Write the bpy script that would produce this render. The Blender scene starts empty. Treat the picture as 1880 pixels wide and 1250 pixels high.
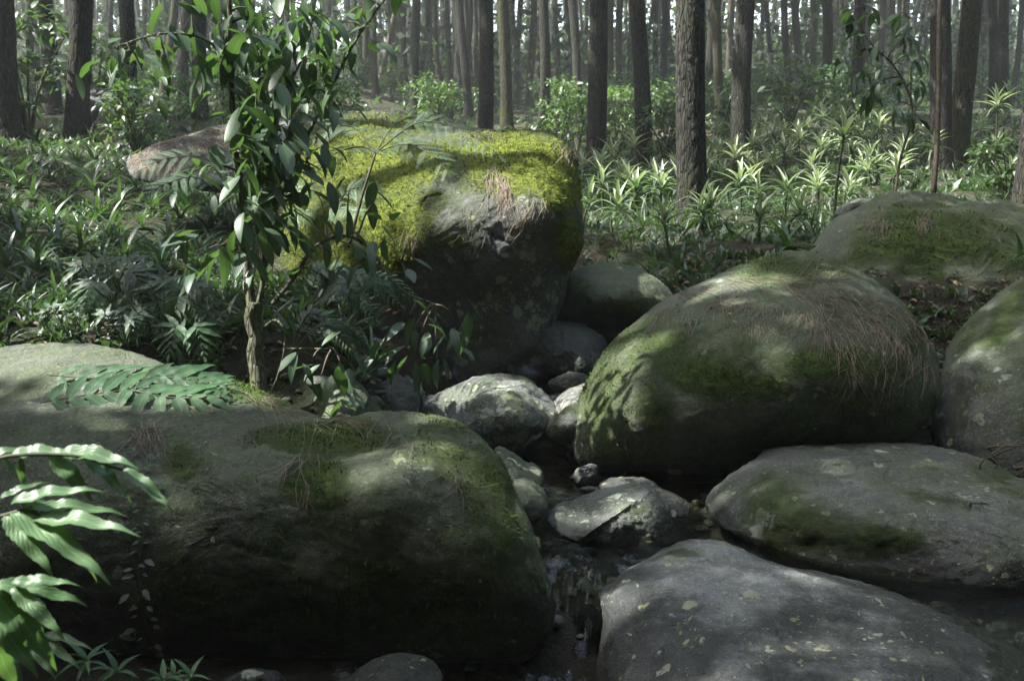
import bpy, bmesh, math, random
import numpy as np
from mathutils import Vector, Matrix
from mathutils.bvhtree import BVHTree

scene = bpy.context.scene
COL = scene.collection
R = math.radians

# ------------------------------------------------------------------ camera
H, F, PITCH = 1.7, 1880.0, math.atan(295 / 1880)
SP, CP = math.sin(PITCH), math.cos(PITCH)
cam_d = bpy.data.cameras.new('camera')
cam = bpy.data.objects.new('camera', cam_d)
COL.objects.link(cam)
cam.location = (0, 0, H)
cam.rotation_euler = (math.pi / 2 - PITCH, 0, 0)
cam_d.sensor_width = 36
cam_d.lens = 36
cam_d.sensor_fit = 'HORIZONTAL'
cam_d.clip_start = 0.05
cam_d.clip_end = 2000
cam_d.dof.use_dof = True
cam_d.dof.focus_distance = 5.6
cam_d.dof.aperture_fstop = 8.0
scene.camera = cam

# ------------------------------------------------------------------ light
SUN_TO = Vector((-0.80, -0.06, 1.12)).normalized()      # towards the sun
SUN_EL = math.asin(SUN_TO.z)
world = bpy.data.worlds.new('World')
scene.world = world
world.use_nodes = True
wn = world.node_tree
bg = wn.nodes['Background']
sky = wn.nodes.new('ShaderNodeTexSky')
sky.sky_type = 'NISHITA'
sky.sun_disc = False
sky.sun_elevation = SUN_EL
sky.sun_rotation = math.atan2(SUN_TO.x, SUN_TO.y)
sky.air_density = 1.0
sky.dust_density = 4.0
sky.ozone_density = 1.0
wn.links.new(sky.outputs[0], bg.inputs[0])
bg.inputs[1].default_value = 0.15
sun_d = bpy.data.lights.new('sun', 'SUN')
sun_d.energy = 5.0
sun_d.angle = R(0.55)
sun_d.color = (1.0, 0.975, 0.94)
sun = bpy.data.objects.new('sun', sun_d)
COL.objects.link(sun)
sun.rotation_euler = (-SUN_TO).to_track_quat('-Z', 'Y').to_euler()
scene.view_settings.view_transform = 'Standard'
scene.view_settings.look = 'None'
scene.view_settings.gamma = 1
scene.view_settings.use_curve_mapping = False
scene.view_settings.exposure = 2.2
scene.cycles.use_denoising = True
scene.cycles.max_bounces = 6
scene.cycles.diffuse_bounces = 3
scene.cycles.glossy_bounces = 2
scene.cycles.transmission_bounces = 3
scene.cycles.transparent_max_bounces = 8
scene.cycles.volume_bounces = 1
scene.cycles.caustics_reflective = False
scene.cycles.caustics_refractive = False

# ------------------------------------------------------------------ geometry helpers
def P(px, py, d):
    """world point seen at pixel (px, py) of the 1880 x 1250 photograph, at depth d"""
    u = (px - 940) / F; v = (625 - py) / F
    return Vector((d * u, d * (CP + v * SP), H + d * (-SP + v * CP)))

def Pn(px, py, d):
    u = (px - 940) / F; v = (625 - py) / F
    return np.stack([d * u, d * (CP + v * SP), H + d * (-SP + v * CP)], -1)

def pix(w):
    """pixel and depth of a world point (array)"""
    w = np.asarray(w, float)
    x, y, z = w[..., 0], w[..., 1], w[..., 2] - H
    d = y * CP - z * SP
    return 940 + F * x / d, 625 - F * (y * SP + z * CP) / d, d

# gradient noise, vectorised
_prm = np.random.RandomState(7).permutation(256)
_prm = np.concatenate([_prm, _prm, _prm])
_grd = np.random.RandomState(8).normal(size=(256, 3)); _grd /= np.linalg.norm(_grd, axis=1)[:, None]
def noise(p):
    p = np.asarray(p, float)
    i = np.floor(p).astype(int); f = p - i
    w = f * f * f * (f * (f * 6 - 15) + 10)
    i &= 255
    out = 0
    for dx in (0, 1):
        for dy in (0, 1):
            for dz in (0, 1):
                h = _prm[_prm[_prm[i[..., 0] + dx] + i[..., 1] + dy] + i[..., 2] + dz]
                g = _grd[h]
                dot = g[..., 0] * (f[..., 0] - dx) + g[..., 1] * (f[..., 1] - dy) + g[..., 2] * (f[..., 2] - dz)
                ww = (w[..., 0] if dx else 1 - w[..., 0]) * (w[..., 1] if dy else 1 - w[..., 1]) * (w[..., 2] if dz else 1 - w[..., 2])
                out = out + dot * ww
    return out * 1.5
def fbm(p, octv=4, gain=0.5):
    a, s, t = 1.0, 0, 1.0
    for k in range(octv):
        s = s + a * noise(np.asarray(p) * t + 17.3 * k); a *= gain; t *= 2.03
    return s

def sstep(a, b, x):
    t = np.clip((x - a) / (b - a), 0, 1); return t * t * (3 - 2 * t)

def mesh_np(name, V, Fq, smooth=True, attrs=None, mat=None):
    """mesh from arrays; Fq (n,4) quads or (n,3) tris or list of both"""
    V = np.ascontiguousarray(V, np.float32)
    fl = Fq if isinstance(Fq, list) else [Fq]
    fl = [np.asarray(f, np.int32) for f in fl if len(f)]
    me = bpy.data.meshes.new(name)
    me.vertices.add(len(V)); me.vertices.foreach_set('co', V.ravel())
    loops = np.concatenate([f.ravel() for f in fl])
    sizes = np.concatenate([np.full(len(f), f.shape[1], np.int32) for f in fl])
    starts = np.concatenate([[0], np.cumsum(sizes)[:-1]]).astype(np.int32)
    me.loops.add(len(loops)); me.loops.foreach_set('vertex_index', loops)
    me.polygons.add(len(sizes)); me.polygons.foreach_set('loop_start', starts); me.polygons.foreach_set('loop_total', sizes)
    me.polygons.foreach_set('use_smooth', np.full(len(sizes), smooth))
    for k, a in (attrs or {}).items():
        at = me.attributes.new(k, 'FLOAT', 'POINT'); at.data.foreach_set('value', np.ascontiguousarray(a, np.float32))
    me.update(calc_edges=True)
    if mat: me.materials.append(mat)
    return me

def link(name, me, parent=None, loc=None):
    o = bpy.data.objects.new(name, me)
    COL.objects.link(o)
    if parent is not None: o.parent = parent
    if loc is not None: o.location = loc
    return o

def tag(o, label=None, cat=None, group=None, kind=None):
    if label: o['label'] = label
    if cat: o['category'] = cat
    if group: o['group'] = group
    if kind: o['kind'] = kind
    return o

def thing(name, loc, label, cat, group=None):
    o = bpy.data.objects.new(name, None); COL.objects.link(o)
    o.location = loc; o.empty_display_size = 0.1
    return tag(o, label, cat, group)

def frame_from(d, up):
    """rotation whose Y is d and whose Z leans to up"""
    y = Vector(d).normalized(); x = y.cross(Vector(up))
    if x.length < 1e-4: x = y.cross(Vector((1, 0.1, 0)))
    x.normalize(); z = x.cross(y)
    return Matrix((x, y, z)).transposed()

def frames_np(D, U):
    Y = D / np.linalg.norm(D, axis=1)[:, None]
    X = np.cross(Y, U); X /= np.maximum(np.linalg.norm(X, axis=1), 1e-6)[:, None]
    Z = np.cross(X, Y)
    return np.stack([X, Y, Z], -1)          # columns

def tile(tv, tf, M, T):
    """template (tv, tf) copied with (k,3,3) matrices and (k,3) offsets"""
    k, n = len(T), len(tv)
    V = np.einsum('kij,nj->kni', M, tv) + T[:, None, :]
    Fq = tf[None] + (np.arange(k) * n)[:, None, None]
    return V.reshape(-1, 3), Fq.reshape(-1, tf.shape[1])

def tube(pts, rad, seg=8, cap=True):
    """tube along points (n,3) with radii; returns V, quads"""
    pts = np.asarray(pts, float); n = len(pts)
    rad = np.broadcast_to(np.asarray(rad, float), (n,))
    t = np.gradient(pts, axis=0); t /= np.maximum(np.linalg.norm(t, axis=1), 1e-9)[:, None]
    ref = np.array([0.31, 0.95, 0.11]) if abs(t[0] @ [0.31, 0.95, 0.11]) < 0.9 else np.array([1.0, 0, 0])
    a = np.linspace(0, 2 * np.pi, seg, endpoint=False)
    V = np.zeros((n, seg, 3)); x = ref
    for i in range(n):
        x = x - t[i] * (x @ t[i]); x /= np.linalg.norm(x); y = np.cross(t[i], x)
        V[i] = pts[i] + rad[i] * (np.cos(a)[:, None] * x + np.sin(a)[:, None] * y)
    V = V.reshape(-1, 3)
    i, j = np.meshgrid(np.arange(n - 1), np.arange(seg), indexing='ij')
    b = i * seg + j; c = i * seg + (j + 1) % seg
    Q = np.stack([b, c, c + seg, b + seg], -1).reshape(-1, 4)
    if cap:
        V = np.concatenate([V, pts[-1:] , pts[:1]])
        e = (n - 1) * seg; jj = np.arange(seg)
        T1 = np.stack([e + jj, e + (jj + 1) % seg, np.full(seg, n * seg)], -1)
        T2 = np.stack([(jj + 1) % seg, jj, np.full(seg, n * seg + 1)], -1)
        return V, [Q, np.concatenate([T1, T2])]
    return V, [Q]

def spline(pts, n):
    """Catmull-Rom through points, n samples"""
    p = np.asarray(pts, float)
    if len(p) == 2: return p[0] + (p[1] - p[0]) * np.linspace(0, 1, n)[:, None]
    p = np.concatenate([[2 * p[0] - p[1]], p, [2 * p[-1] - p[-2]]])
    m = len(p) - 3; t = np.linspace(0, m - 1e-6, n); i = t.astype(int); f = (t - i)[:, None]
    a, b, c, d = p[i], p[i + 1], p[i + 2], p[i + 3]
    return 0.5 * (2 * b + (c - a) * f + (2 * a - 5 * b + 4 * c - d) * f ** 2 + (3 * b - a - 3 * c + d) * f ** 3)

def closed_spline(pts, n):
    p = np.asarray(pts, float); m = len(p)
    t = np.linspace(0, m, n * 8, endpoint=False); i = t.astype(int); f = (t - i)[:, None]
    a, b, c, d = p[(i - 1) % m], p[i % m], p[(i + 1) % m], p[(i + 2) % m]
    q = 0.5 * (2 * b + (c - a) * f + (2 * a - 5 * b + 4 * c - d) * f ** 2 + (3 * b - a - 3 * c + d) * f ** 3)
    seg = np.linalg.norm(np.roll(q, -1, 0) - q, axis=1); cum = np.concatenate([[0], np.cumsum(seg)])
    s = np.linspace(0, cum[-1], n, endpoint=False)
    qq = np.concatenate([q, q[:1]])
    return np.stack([np.interp(s, cum, qq[:, k]) for k in (0, 1)], -1)

# ------------------------------------------------------------------ materials
def new_mat(name):
    m = bpy.data.materials.new(name); m.use_nodes = True
    nt = m.node_tree; b = nt.nodes['Principled BSDF']
    return m, nt, b
class NT:
    """small node-graph helper"""
    def __init__(s, nt): s.nt = nt
    def n(s, t, **kw):
        x = s.nt.nodes.new(t)
        for k, v in kw.items(): setattr(x, k, v)
        return x
    def l(s, a, b): s.nt.links.new(a, b)
    def set(s, sock, v):
        if hasattr(v, 'is_linked'): s.l(v, sock)
        else: sock.default_value = v
    def noise(s, vec, scale, detail=5, rough=0.55, dist=0.0):
        x = s.n('ShaderNodeTexNoise'); s.set(x.inputs['Vector'], vec)
        x.inputs['Scale'].default_value = scale; x.inputs['Detail'].default_value = detail
        x.inputs['Roughness'].default_value = rough; x.inputs['Distortion'].default_value = dist
        return x.outputs['Fac']
    def vor(s, vec, scale, feature='F1', rnd=1.0):
        x = s.n('ShaderNodeTexVoronoi', feature=feature); s.set(x.inputs['Vector'], vec)
        x.inputs['Scale'].default_value = scale; x.inputs['Randomness'].default_value = rnd
        return x
    def math(s, op, a, b=None, c=None, clamp=False):
        x = s.n('ShaderNodeMath', operation=op, use_clamp=clamp); s.set(x.inputs[0], a)
        if b is not None: s.set(x.inputs[1], b)
        if c is not None: s.set(x.inputs[2], c)
        return x.outputs[0]
    def step(s, v, a, b, lo=0.0, hi=1.0):
        x = s.n('ShaderNodeMapRange', interpolation_type='SMOOTHSTEP'); s.set(x.inputs['Value'], v)
        x.inputs['From Min'].default_value = a; x.inputs['From Max'].default_value = b
        x.inputs['To Min'].default_value = lo; x.inputs['To Max'].default_value = hi
        return x.outputs['Result']
    def mix(s, f, a, b, blend='MIX'):
        x = s.n('ShaderNodeMix', data_type='RGBA', blend_type=blend)
        s.set(x.inputs[0], f)
        for k, v in ((6, a), (7, b)):
            s.set(x.inputs[k], v if hasattr(v, 'is_linked') else (*v, 1.0))
        return x.outputs[2]
    def attr(s, name): return s.n('ShaderNodeAttribute', attribute_name=name).outputs['Fac']
    def map(s, vec, scale=(1, 1, 1)):
        x = s.n('ShaderNodeMapping'); s.set(x.inputs[0], vec); x.inputs['Scale'].default_value = scale
        return x.outputs[0]
    def bump(s, h, dist, strength=1.0, nrm=None):
        x = s.n('ShaderNodeBump'); s.set(x.inputs['Height'], h)
        x.inputs['Distance'].default_value = dist; x.inputs['Strength'].default_value = strength
        if nrm is not None: s.l(nrm, x.inputs['Normal'])
        return x.outputs[0]
    def pos(s): return s.n('ShaderNodeNewGeometry').outputs['Position']

def rock_material(name, c0, c1, tint, moss0=(0.024, 0.050, 0.010), moss1=(0.085, 0.125, 0.022), lichen=(0.27, 0.30, 0.24),
                  spots=0.0, spot_scale=7.0, rough=0.85, relief=1.0, wet=0.0):
    m, nt, b = new_mat(name); g = NT(nt)
    p = g.pos()
    big = g.noise(p, 1.6, 6, 0.6, 0.4); mid = g.noise(p, 7, 6, 0.65); fine = g.noise(p, 48, 4, 0.7); grit = g.noise(p, 190, 2, 0.6)
    c = g.mix(g.step(big, 0.30, 0.70), c0, c1)
    c = g.mix(g.step(g.noise(p, 2.7, 5, 0.7), 0.36, 0.62, 0, 0.85), c, tint)
    c = g.mix(g.step(mid, 0.45, 0.75, 0, 0.5), c, tuple(x * 0.45 for x in c0))
    c = g.mix(g.step(fine, 0.48, 0.72, 0, 0.5), c, tuple(min(1, x * 1.7) for x in c1))
    c = g.mix(g.step(grit, 0.50, 0.70, 0, 0.5), c, tuple(x * 0.35 for x in c0))
    pit = g.vor(p, 70).outputs['Distance']
    c = g.mix(g.step(pit, 0.26, 0.10, 0, 0.6), c, tuple(x * 0.3 for x in c0))
    # vertical drip streaks
    st = g.noise(g.map(p, (9, 9, 0.9)), 1.0, 4, 0.6)
    c = g.mix(g.step(st, 0.56, 0.76, 0, 0.45), c, tuple(x * 0.5 for x in c0))
    # dark film: algae and wet, plus shade painted into undercuts and hollows
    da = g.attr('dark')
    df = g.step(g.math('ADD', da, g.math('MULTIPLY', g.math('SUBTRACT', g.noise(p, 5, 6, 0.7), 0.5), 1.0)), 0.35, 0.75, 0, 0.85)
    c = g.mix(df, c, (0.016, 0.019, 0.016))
    ma = g.attr('moss')
    film = g.math('MULTIPLY', g.step(g.math('ADD', ma, g.math('MULTIPLY', g.math('SUBTRACT', g.noise(p, 3.5, 5, 0.7), 0.5), 0.5)), 0.02, 0.55), 0.8)
    c = g.mix(film, c, g.mix(g.step(mid, 0.35, 0.65), (0.048, 0.070, 0.024), (0.10, 0.130, 0.050)))
    # crustose lichen: rounded blots, ragged edge, where the attribute allows
    warp = g.n('ShaderNodeVectorMath', operation='ADD')
    nz = g.n('ShaderNodeTexNoise'); g.l(p, nz.inputs['Vector']); nz.inputs['Scale'].default_value = 14; nz.inputs['Detail'].default_value = 3
    sc = g.n('ShaderNodeVectorMath', operation='SCALE'); g.l(nz.outputs['Color'], sc.inputs[0]); sc.inputs['Scale'].default_value = 0.09
    g.l(p, warp.inputs[0]); g.l(sc.outputs[0], warp.inputs[1])
    wv = warp.outputs[0]
    v1 = g.vor(wv, spot_scale); v2 = g.vor(wv, spot_scale * 2.6); v3 = g.vor(wv, spot_scale * 6)
    pa = g.attr('pale')
    def blots(v, r, keep):
        sep = g.n('ShaderNodeSeparateColor'); g.l(v.outputs['Color'], sep.inputs[0])
        rr = g.math('MULTIPLY', sep.outputs[0], r)
        on = g.step(g.math('ADD', sep.outputs[1], pa), 1.0 - keep, 1.02 - keep)
        e = g.math('SUBTRACT', rr, v.outputs['Distance'])
        return g.math('MULTIPLY', g.step(e, 0.0, 0.08), on), e
    s1, e1 = blots(v1, 0.55, spots); s2, e2 = blots(v2, 0.55, spots); s3, e3 = blots(v3, 0.5, spots * 0.8)
    li = g.math('MAXIMUM', g.math('MAXIMUM', s1, s2), g.math('MULTIPLY', s3, 0.8))
    li = g.math('MULTIPLY', li, g.step(g.noise(p, 40, 3, 0.6), 0.28, 0.5, 0.25, 0.9))
    big_l = g.step(g.math('ADD', pa, g.math('MULTIPLY', g.math('SUBTRACT', g.noise(p, 11, 5, 0.6), 0.5), 1.6)), 0.78, 0.88)
    li = g.math('MAXIMUM', li, g.math('MULTIPLY', big_l, 0.8))
    lc = g.mix(g.step(g.noise(p, 5, 3), 0.4, 0.6), lichen, tuple(x * y for x, y in zip(lichen, (0.75, 0.78, 0.5))))
    c = g.mix(li, c, lc)
    # moss
    mn = g.math('ADD', ma, g.math('MULTIPLY', g.math('SUBTRACT', g.noise(p, 9, 8, 0.78), 0.5), 1.5))
    mf = g.math('MULTIPLY', g.step(mn, 0.18, 0.75), g.step(ma, 0.0, 0.35))
    mcol = g.mix(g.step(g.noise(p, 22, 5, 0.7), 0.35, 0.68), moss0, moss1)
    mcol = g.mix(g.step(g.noise(p, 3.0, 3), 0.45, 0.7, 0, 0.6), mcol, tuple(x * 0.55 for x in moss0))
    c = g.mix(mf, c, mcol)
    g.l(c, b.inputs['Base Color'])
    ro = g.math('SUBTRACT', rough, g.math('MULTIPLY', df, 0.35 + wet))
    g.l(ro, b.inputs['Roughness'])
    b.inputs['Specular IOR Level'].default_value = 0.3
    h = g.math('ADD', g.math('MULTIPLY', mid, 0.8), g.math('ADD', g.math('MULTIPLY', fine, 0.5), g.math('MULTIPLY', grit, 0.16)))
    h = g.math('ADD', h, g.step(pit, 0.05, 0.28, 0, 0.10))
    fl1 = g.step(g.noise(p, 4.2, 6, 0.6, 0.3), 0.535, 0.55, 0, 0.22); fl2 = g.step(g.noise(p, 11, 4, 0.6, 0.3), 0.56, 0.575, 0, 0.12)
    h = g.math('ADD', h, g.math('ADD', fl1, fl2))
    nr = g.bump(h, 0.026 * relief, 0.95)
    mh = g.math('MULTIPLY', mf, g.math('ADD', 0.5, g.noise(p, 85, 4, 0.8)))
    nr = g.bump(mh, 0.025, 0.9, nr)
    g.l(nr, b.inputs['Normal'])
    return m

LAND = [(15, 'the black-barked pine'), (140, 'the pine leaning over ferns'), (430, 'the young drooping-leaved tree'), (640, 'the hazy gap'), (770, 'the pale slanting trunk'), (891, 'the sturdy grey-brown pine'), (935, 'the olive mossy pine'), (1000, 'the huge boulder'), (1093, 'the gnarled lichen-flecked pine'), (1182, 'the dark straight lichen-dotted pine'), (1270, 'the stout rough-barked pine'), (1361, 'the dark pine among pale crowns'), (1450, 'the dark dense shrub'), (1550, 'the tallest cream-striped plant'), (1640, 'the thin large-leaved sapling'), (1720, 'the leaning pine with the bare pole'), (1760, 'the green mossy pine'), (1884, 'the black pine by the wide boulder')]
def beside(px): return min(LAND, key=lambda q: abs(q[0] - px))[1]

def leaf_material(name, c0, c1, trans=0.3, rough=0.38, spec=0.5, vein=0.0, under=None, var=None):
    """leaf: c0..c1 by object random and by a per-vertex 'rnd'; 'along' and 'side' run over the blade"""
    m, nt, b = new_mat(name); g = NT(nt)
    r1 = g.n('ShaderNodeObjectInfo').outputs['Random']; r2 = g.attr('rnd')
    r = g.math('FRACT', g.math('ADD', r1, r2))
    c = g.mix(r, c0, c1)
    c = g.mix(g.step(g.noise(g.pos(), 12, 3), 0.4, 0.75, 0, 0.5), c, tuple(x * 0.6 for x in c0))
    sd = g.attr('side')
    if var:                                      # pale stripes along the blade margin or centre
        col, a0, a1, amt = var
        c = g.mix(g.math('MULTIPLY', g.step(sd, a0, a1), amt), c, col)
    if vein:
        c = g.mix(g.step(sd, 0.16, 0.02, 0, vein), c, tuple(min(1, x * 2.2) for x in c1))
    g.l(c, b.inputs['Base Color'])
    b.inputs['Roughness'].default_value = rough
    b.inputs['Specular IOR Level'].default_value = spec
    al = g.attr('along')
    w = g.n('ShaderNodeTexWave', wave_type='BANDS', bands_direction='X'); 
    cv = g.n('ShaderNodeCombineXYZ'); g.l(g.math('ADD', al, g.math('MULTIPLY', sd, -0.25)), cv.inputs[0]); g.l(cv.outputs[0], w.inputs['Vector'])
    w.inputs['Scale'].default_value = 3.2
    g.l(g.bump(w.outputs['Fac'], 0.0012, 0.35), b.inputs['Normal'])
    tr = g.n('ShaderNodeBsdfTranslucent')
    tc = g.mix(0.45, c, (0.10, 0.19, 0.03))
    tc = g.mix(1.0, tc, (1.35, 1.45, 1.0), 'MULTIPLY')
    g.l(tc, tr.inputs[0])
    mx = g.n('ShaderNodeMixShader'); mx.inputs[0].default_value = trans
    g.l(b.outputs[0], mx.inputs[1]); g.l(tr.outputs[0], mx.inputs[2])
    g.l(mx.outputs[0], nt.nodes['Material Output'].inputs[0])
    return m

def bark_material(name, c0, c1, lich, lamt=0.5, scale=1.0, moss=(0.05, 0.06, 0.02), mamt=0.3):
    m, nt, b = new_mat(name); g = NT(nt)
    p = g.n('ShaderNodeTexCoord').outputs['Object']
    off = g.n('ShaderNodeVectorMath', operation='ADD'); g.l(p, off.inputs[0])
    cb = g.n('ShaderNodeCombineXYZ'); g.l(g.math('MULTIPLY', g.n('ShaderNodeObjectInfo').outputs['Random'], 50), cb.inputs[2]); g.l(cb.outputs[0], off.inputs[1])
    p = off.outputs[0]
    q = g.map(p, (1, 1, 0.17))
    v = g.vor(q, 30 * scale, 'DISTANCE_TO_EDGE').outputs['Distance']
    n1 = g.noise(q, 30 * scale, 6, 0.7); n2 = g.noise(p, 4, 4)
    pl = g.step(g.math('ADD', v, g.math('MULTIPLY', n1, 0.12)), 0.04, 0.22)
    c = g.mix(pl, c0, c1)
    c = g.mix(g.step(n1, 0.45, 0.7, 0, 0.6), c, tuple(x * 0.55 for x in c0))
    c = g.mix(g.step(g.noise(p, 2.2, 4), 0.45, 0.68, 0, mamt), c, moss)
    c = g.mix(g.math('MULTIPLY', g.step(g.noise(p, 26, 3, 0.6), 0.63, 0.68), g.math('MULTIPLY', g.step(n2, 0.42, 0.62), lamt)), c, lich)
    g.l(c, b.inputs['Base Color']); b.inputs['Roughness'].default_value = 0.9
    b.inputs['Specular IOR Level'].default_value = 0.2
    g.l(g.bump(g.math('ADD', g.math('MULTIPLY', pl, 0.7), n1), 0.03, 0.9), b.inputs['Normal'])
    return m

def plain(name, c0, c1, scale=8, rough=0.8, bump=0.0):
    m, nt, b = new_mat(name); g = NT(nt); p = g.pos()
    nz = g.noise(p, scale, 5, 0.65)
    c = g.mix(g.step(nz, 0.3, 0.7), c0, c1)
    c = g.mix(g.math('MULTIPLY', g.attr('rnd'), 0.5), c, tuple(x * 0.5 for x in c0))
    g.l(c, b.inputs['Base Color']); b.inputs['Roughness'].default_value = rough
    b.inputs['Specular IOR Level'].default_value = 0.25
    if bump: g.l(g.bump(g.noise(p, scale * 3, 5, 0.7), bump), b.inputs['Normal'])
    return m

M = {}
G0, G1 = (0.070, 0.076, 0.070), (0.150, 0.158, 0.148)
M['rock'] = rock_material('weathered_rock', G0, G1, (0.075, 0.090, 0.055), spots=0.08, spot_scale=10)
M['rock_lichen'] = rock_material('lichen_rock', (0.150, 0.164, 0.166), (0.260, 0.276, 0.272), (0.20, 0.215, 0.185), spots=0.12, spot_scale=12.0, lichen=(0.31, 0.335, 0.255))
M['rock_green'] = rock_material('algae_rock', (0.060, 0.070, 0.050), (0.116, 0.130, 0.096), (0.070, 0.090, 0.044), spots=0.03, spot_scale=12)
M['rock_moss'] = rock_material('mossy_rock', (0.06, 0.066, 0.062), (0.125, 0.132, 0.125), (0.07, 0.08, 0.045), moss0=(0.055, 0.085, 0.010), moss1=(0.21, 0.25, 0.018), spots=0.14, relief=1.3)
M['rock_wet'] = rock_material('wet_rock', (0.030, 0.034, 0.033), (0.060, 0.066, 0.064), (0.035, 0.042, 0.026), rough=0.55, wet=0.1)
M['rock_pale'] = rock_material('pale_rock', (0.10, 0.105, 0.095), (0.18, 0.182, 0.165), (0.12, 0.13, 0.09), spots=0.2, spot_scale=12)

# ------------------------------------------------------------------ ground
STREAM = np.array([(0.25, -3), (0.28, 2.0), (0.25, 3.6), (0.22, 4.4), (0.32, 5.4), (0.15, 6.4), (0.30, 7.2), (0.45, 8.0), (0.5, 9.5)])
POOL = np.array([(0.3, 4.8), (0.9, 4.5), (1.5, 4.2), (2.3, 3.75), (3.6, 3.2)])
def dist_poly(x, y, pl):
    best = np.full(np.shape(x), 1e9)
    for a, b in zip(pl[:-1], pl[1:]):
        d = b - a; t = np.clip(((x - a[0]) * d[0] + (y - a[1]) * d[1]) / (d @ d), 0, 1)
        best = np.minimum(best, np.hypot(x - a[0] - t * d[0], y - a[1] - t * d[1]))
    return best
UPL = np.array([(-60, 0.2), (0, -0.2), (2, -0.35), (4.9, -0.3), (5.4, 0.30), (6, 0.80), (8, 1.05), (9, 1.08), (12, 1.18), (18, 1.75), (30, 3.2), (50, 5.1), (80, 8.2), (140, 16), (420, 60)])
UPR = np.array([(-60, 0.0), (0, -0.1), (4, -0.12), (6.5, -0.02), (7.3, 0.30), (8.2, 0.88), (9, 1.06), (12, 1.18), (18, 1.75), (30, 3.2), (50, 5.1), (80, 8.2), (140, 16), (420, 60)])
def ground_h(x, y):
    x = np.asarray(x, float); y = np.asarray(y, float)
    L = np.interp(y, UPL[:, 0], UPL[:, 1]); Rr = np.interp(y, UPR[:, 0], UPR[:, 1])
    side = sstep(-0.2, 0.7, x)
    up = L * (1 - side) + Rr * side
    up = up + 0.75 * sstep(-1.5, -6.5, x) * sstep(7, 13, y)
    up = up + 0.25 * sstep(2.5, 8, x) * sstep(9, 14, y)
    ds = dist_poly(x, y, STREAM) - 0.10 * np.clip(y - 5, 0, 2); dp = dist_poly(x, y, POOL)
    d = np.minimum(ds, dp - 0.15)
    bed = -0.16 + 0.0 * x
    bed = np.where(y < 4.2, -0.16 - 0.25 * sstep(4.25, 3.9, y) * (x < 1.0), bed)
    bed = bed + 0.30 * sstep(6.6, 7.2, y) + 0.6 * sstep(7.6, 9.0, y)
    k = sstep(0.35, 1.25, d)
    h = bed * (1 - k) + up * k
    n = fbm(np.stack([x * 0.9, y * 0.9, 0 * x], -1), 4)
    return h + n * 0.045 * (0.3 + np.clip(y / 12, 0, 3)) 

def ground_hit(px, py, dmin=2.0, dmax=160.0):
    d = np.geomspace(dmin, dmax, 900)
    w = Pn(px, py, d); h = ground_h(w[:, 0], w[:, 1])
    k = np.argmax(w[:, 2] < h)
    if w[k, 2] >= h[k]: return None
    return Vector((w[k, 0], w[k, 1], h[k]))

def axis(lo, a, b, hi, st):
    mid = np.arange(a, b + st / 2, st)
    def grow(start, end):
        v, s, o = start, st, []
        while abs(v) < abs(end) or (end - start) * (end - v) > 0:
            s *= 1.16; v = v + s * np.sign(end - start); o.append(v)
            if (end - start) * (v - end) > 0: break
        return np.array(o)
    return np.concatenate([grow(a, lo)[::-1], mid, grow(b, hi)])
gx = axis(-260, -7, 7, 260, 0.10); gy = axis(-60, 1.5, 15, 420, 0.10)
GX, GY = np.meshgrid(gx, gy, indexing='ij')
GZ = ground_h(GX, GY)
GZ = GZ + 0.02 * fbm(np.stack([GX * 6, GY * 6, GZ * 0], -1), 3) * (np.abs(GX) < 10) * (GY < 18)
V = np.stack([GX, GY, GZ], -1).reshape(-1, 3)
ny = len(gy)
ii, jj = np.meshgrid(np.arange(len(gx) - 1), np.arange(ny - 1), indexing='ij')
b = ii * ny + jj
Q = np.stack([b, b + ny, b + ny + 1, b + 1], -1).reshape(-1, 4)
mg, nt, bs = new_mat('forest_soil'); g = NT(nt); p = g.pos()
c = g.mix(g.step(g.noise(p, 2.2, 6, 0.65), 0.35, 0.65), (0.026, 0.023, 0.016), (0.066, 0.055, 0.040))
c = g.mix(g.step(g.noise(g.map(p, (1, 1, 3)), 30, 5, 0.75), 0.5, 0.72, 0, 0.8), c, (0.12, 0.096, 0.07))
c = g.mix(g.step(g.noise(p, 1.1, 5, 0.7), 0.42, 0.56, 0, 0.8), c, (0.030, 0.045, 0.020))
c = g.mix(g.step(g.vor(p, 26).outputs['Distance'], 0.30, 0.12, 0, 0.5), c, (0.10, 0.085, 0.06))
sz = g.n('ShaderNodeSeparateXYZ'); g.l(p, sz.inputs[0])
wet = g.step(g.math('ADD', sz.outputs[2], g.math('MULTIPLY', g.noise(p, 5, 4), 0.12)), 0.20, 0.05)
c = g.mix(g.math('MULTIPLY', wet, 0.7), c, (0.046, 0.042, 0.030))
g.l(c, bs.inputs['Base Color']); bs.inputs['Specular IOR Level'].default_value = 0.2
g.l(g.math('SUBTRACT', 0.95, g.math('MULTIPLY', wet, 0.45)), bs.inputs['Roughness'])
g.l(g.bump(g.math('ADD', g.noise(p, 14, 6, 0.75), g.math('MULTIPLY', g.noise(p, 70, 3, 0.7), 0.4)), 0.06), bs.inputs['Normal'])
M['soil'] = mg
ground = tag(link('ground', mesh_np('ground', V, Q, mat=mg)), kind='structure')

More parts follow.
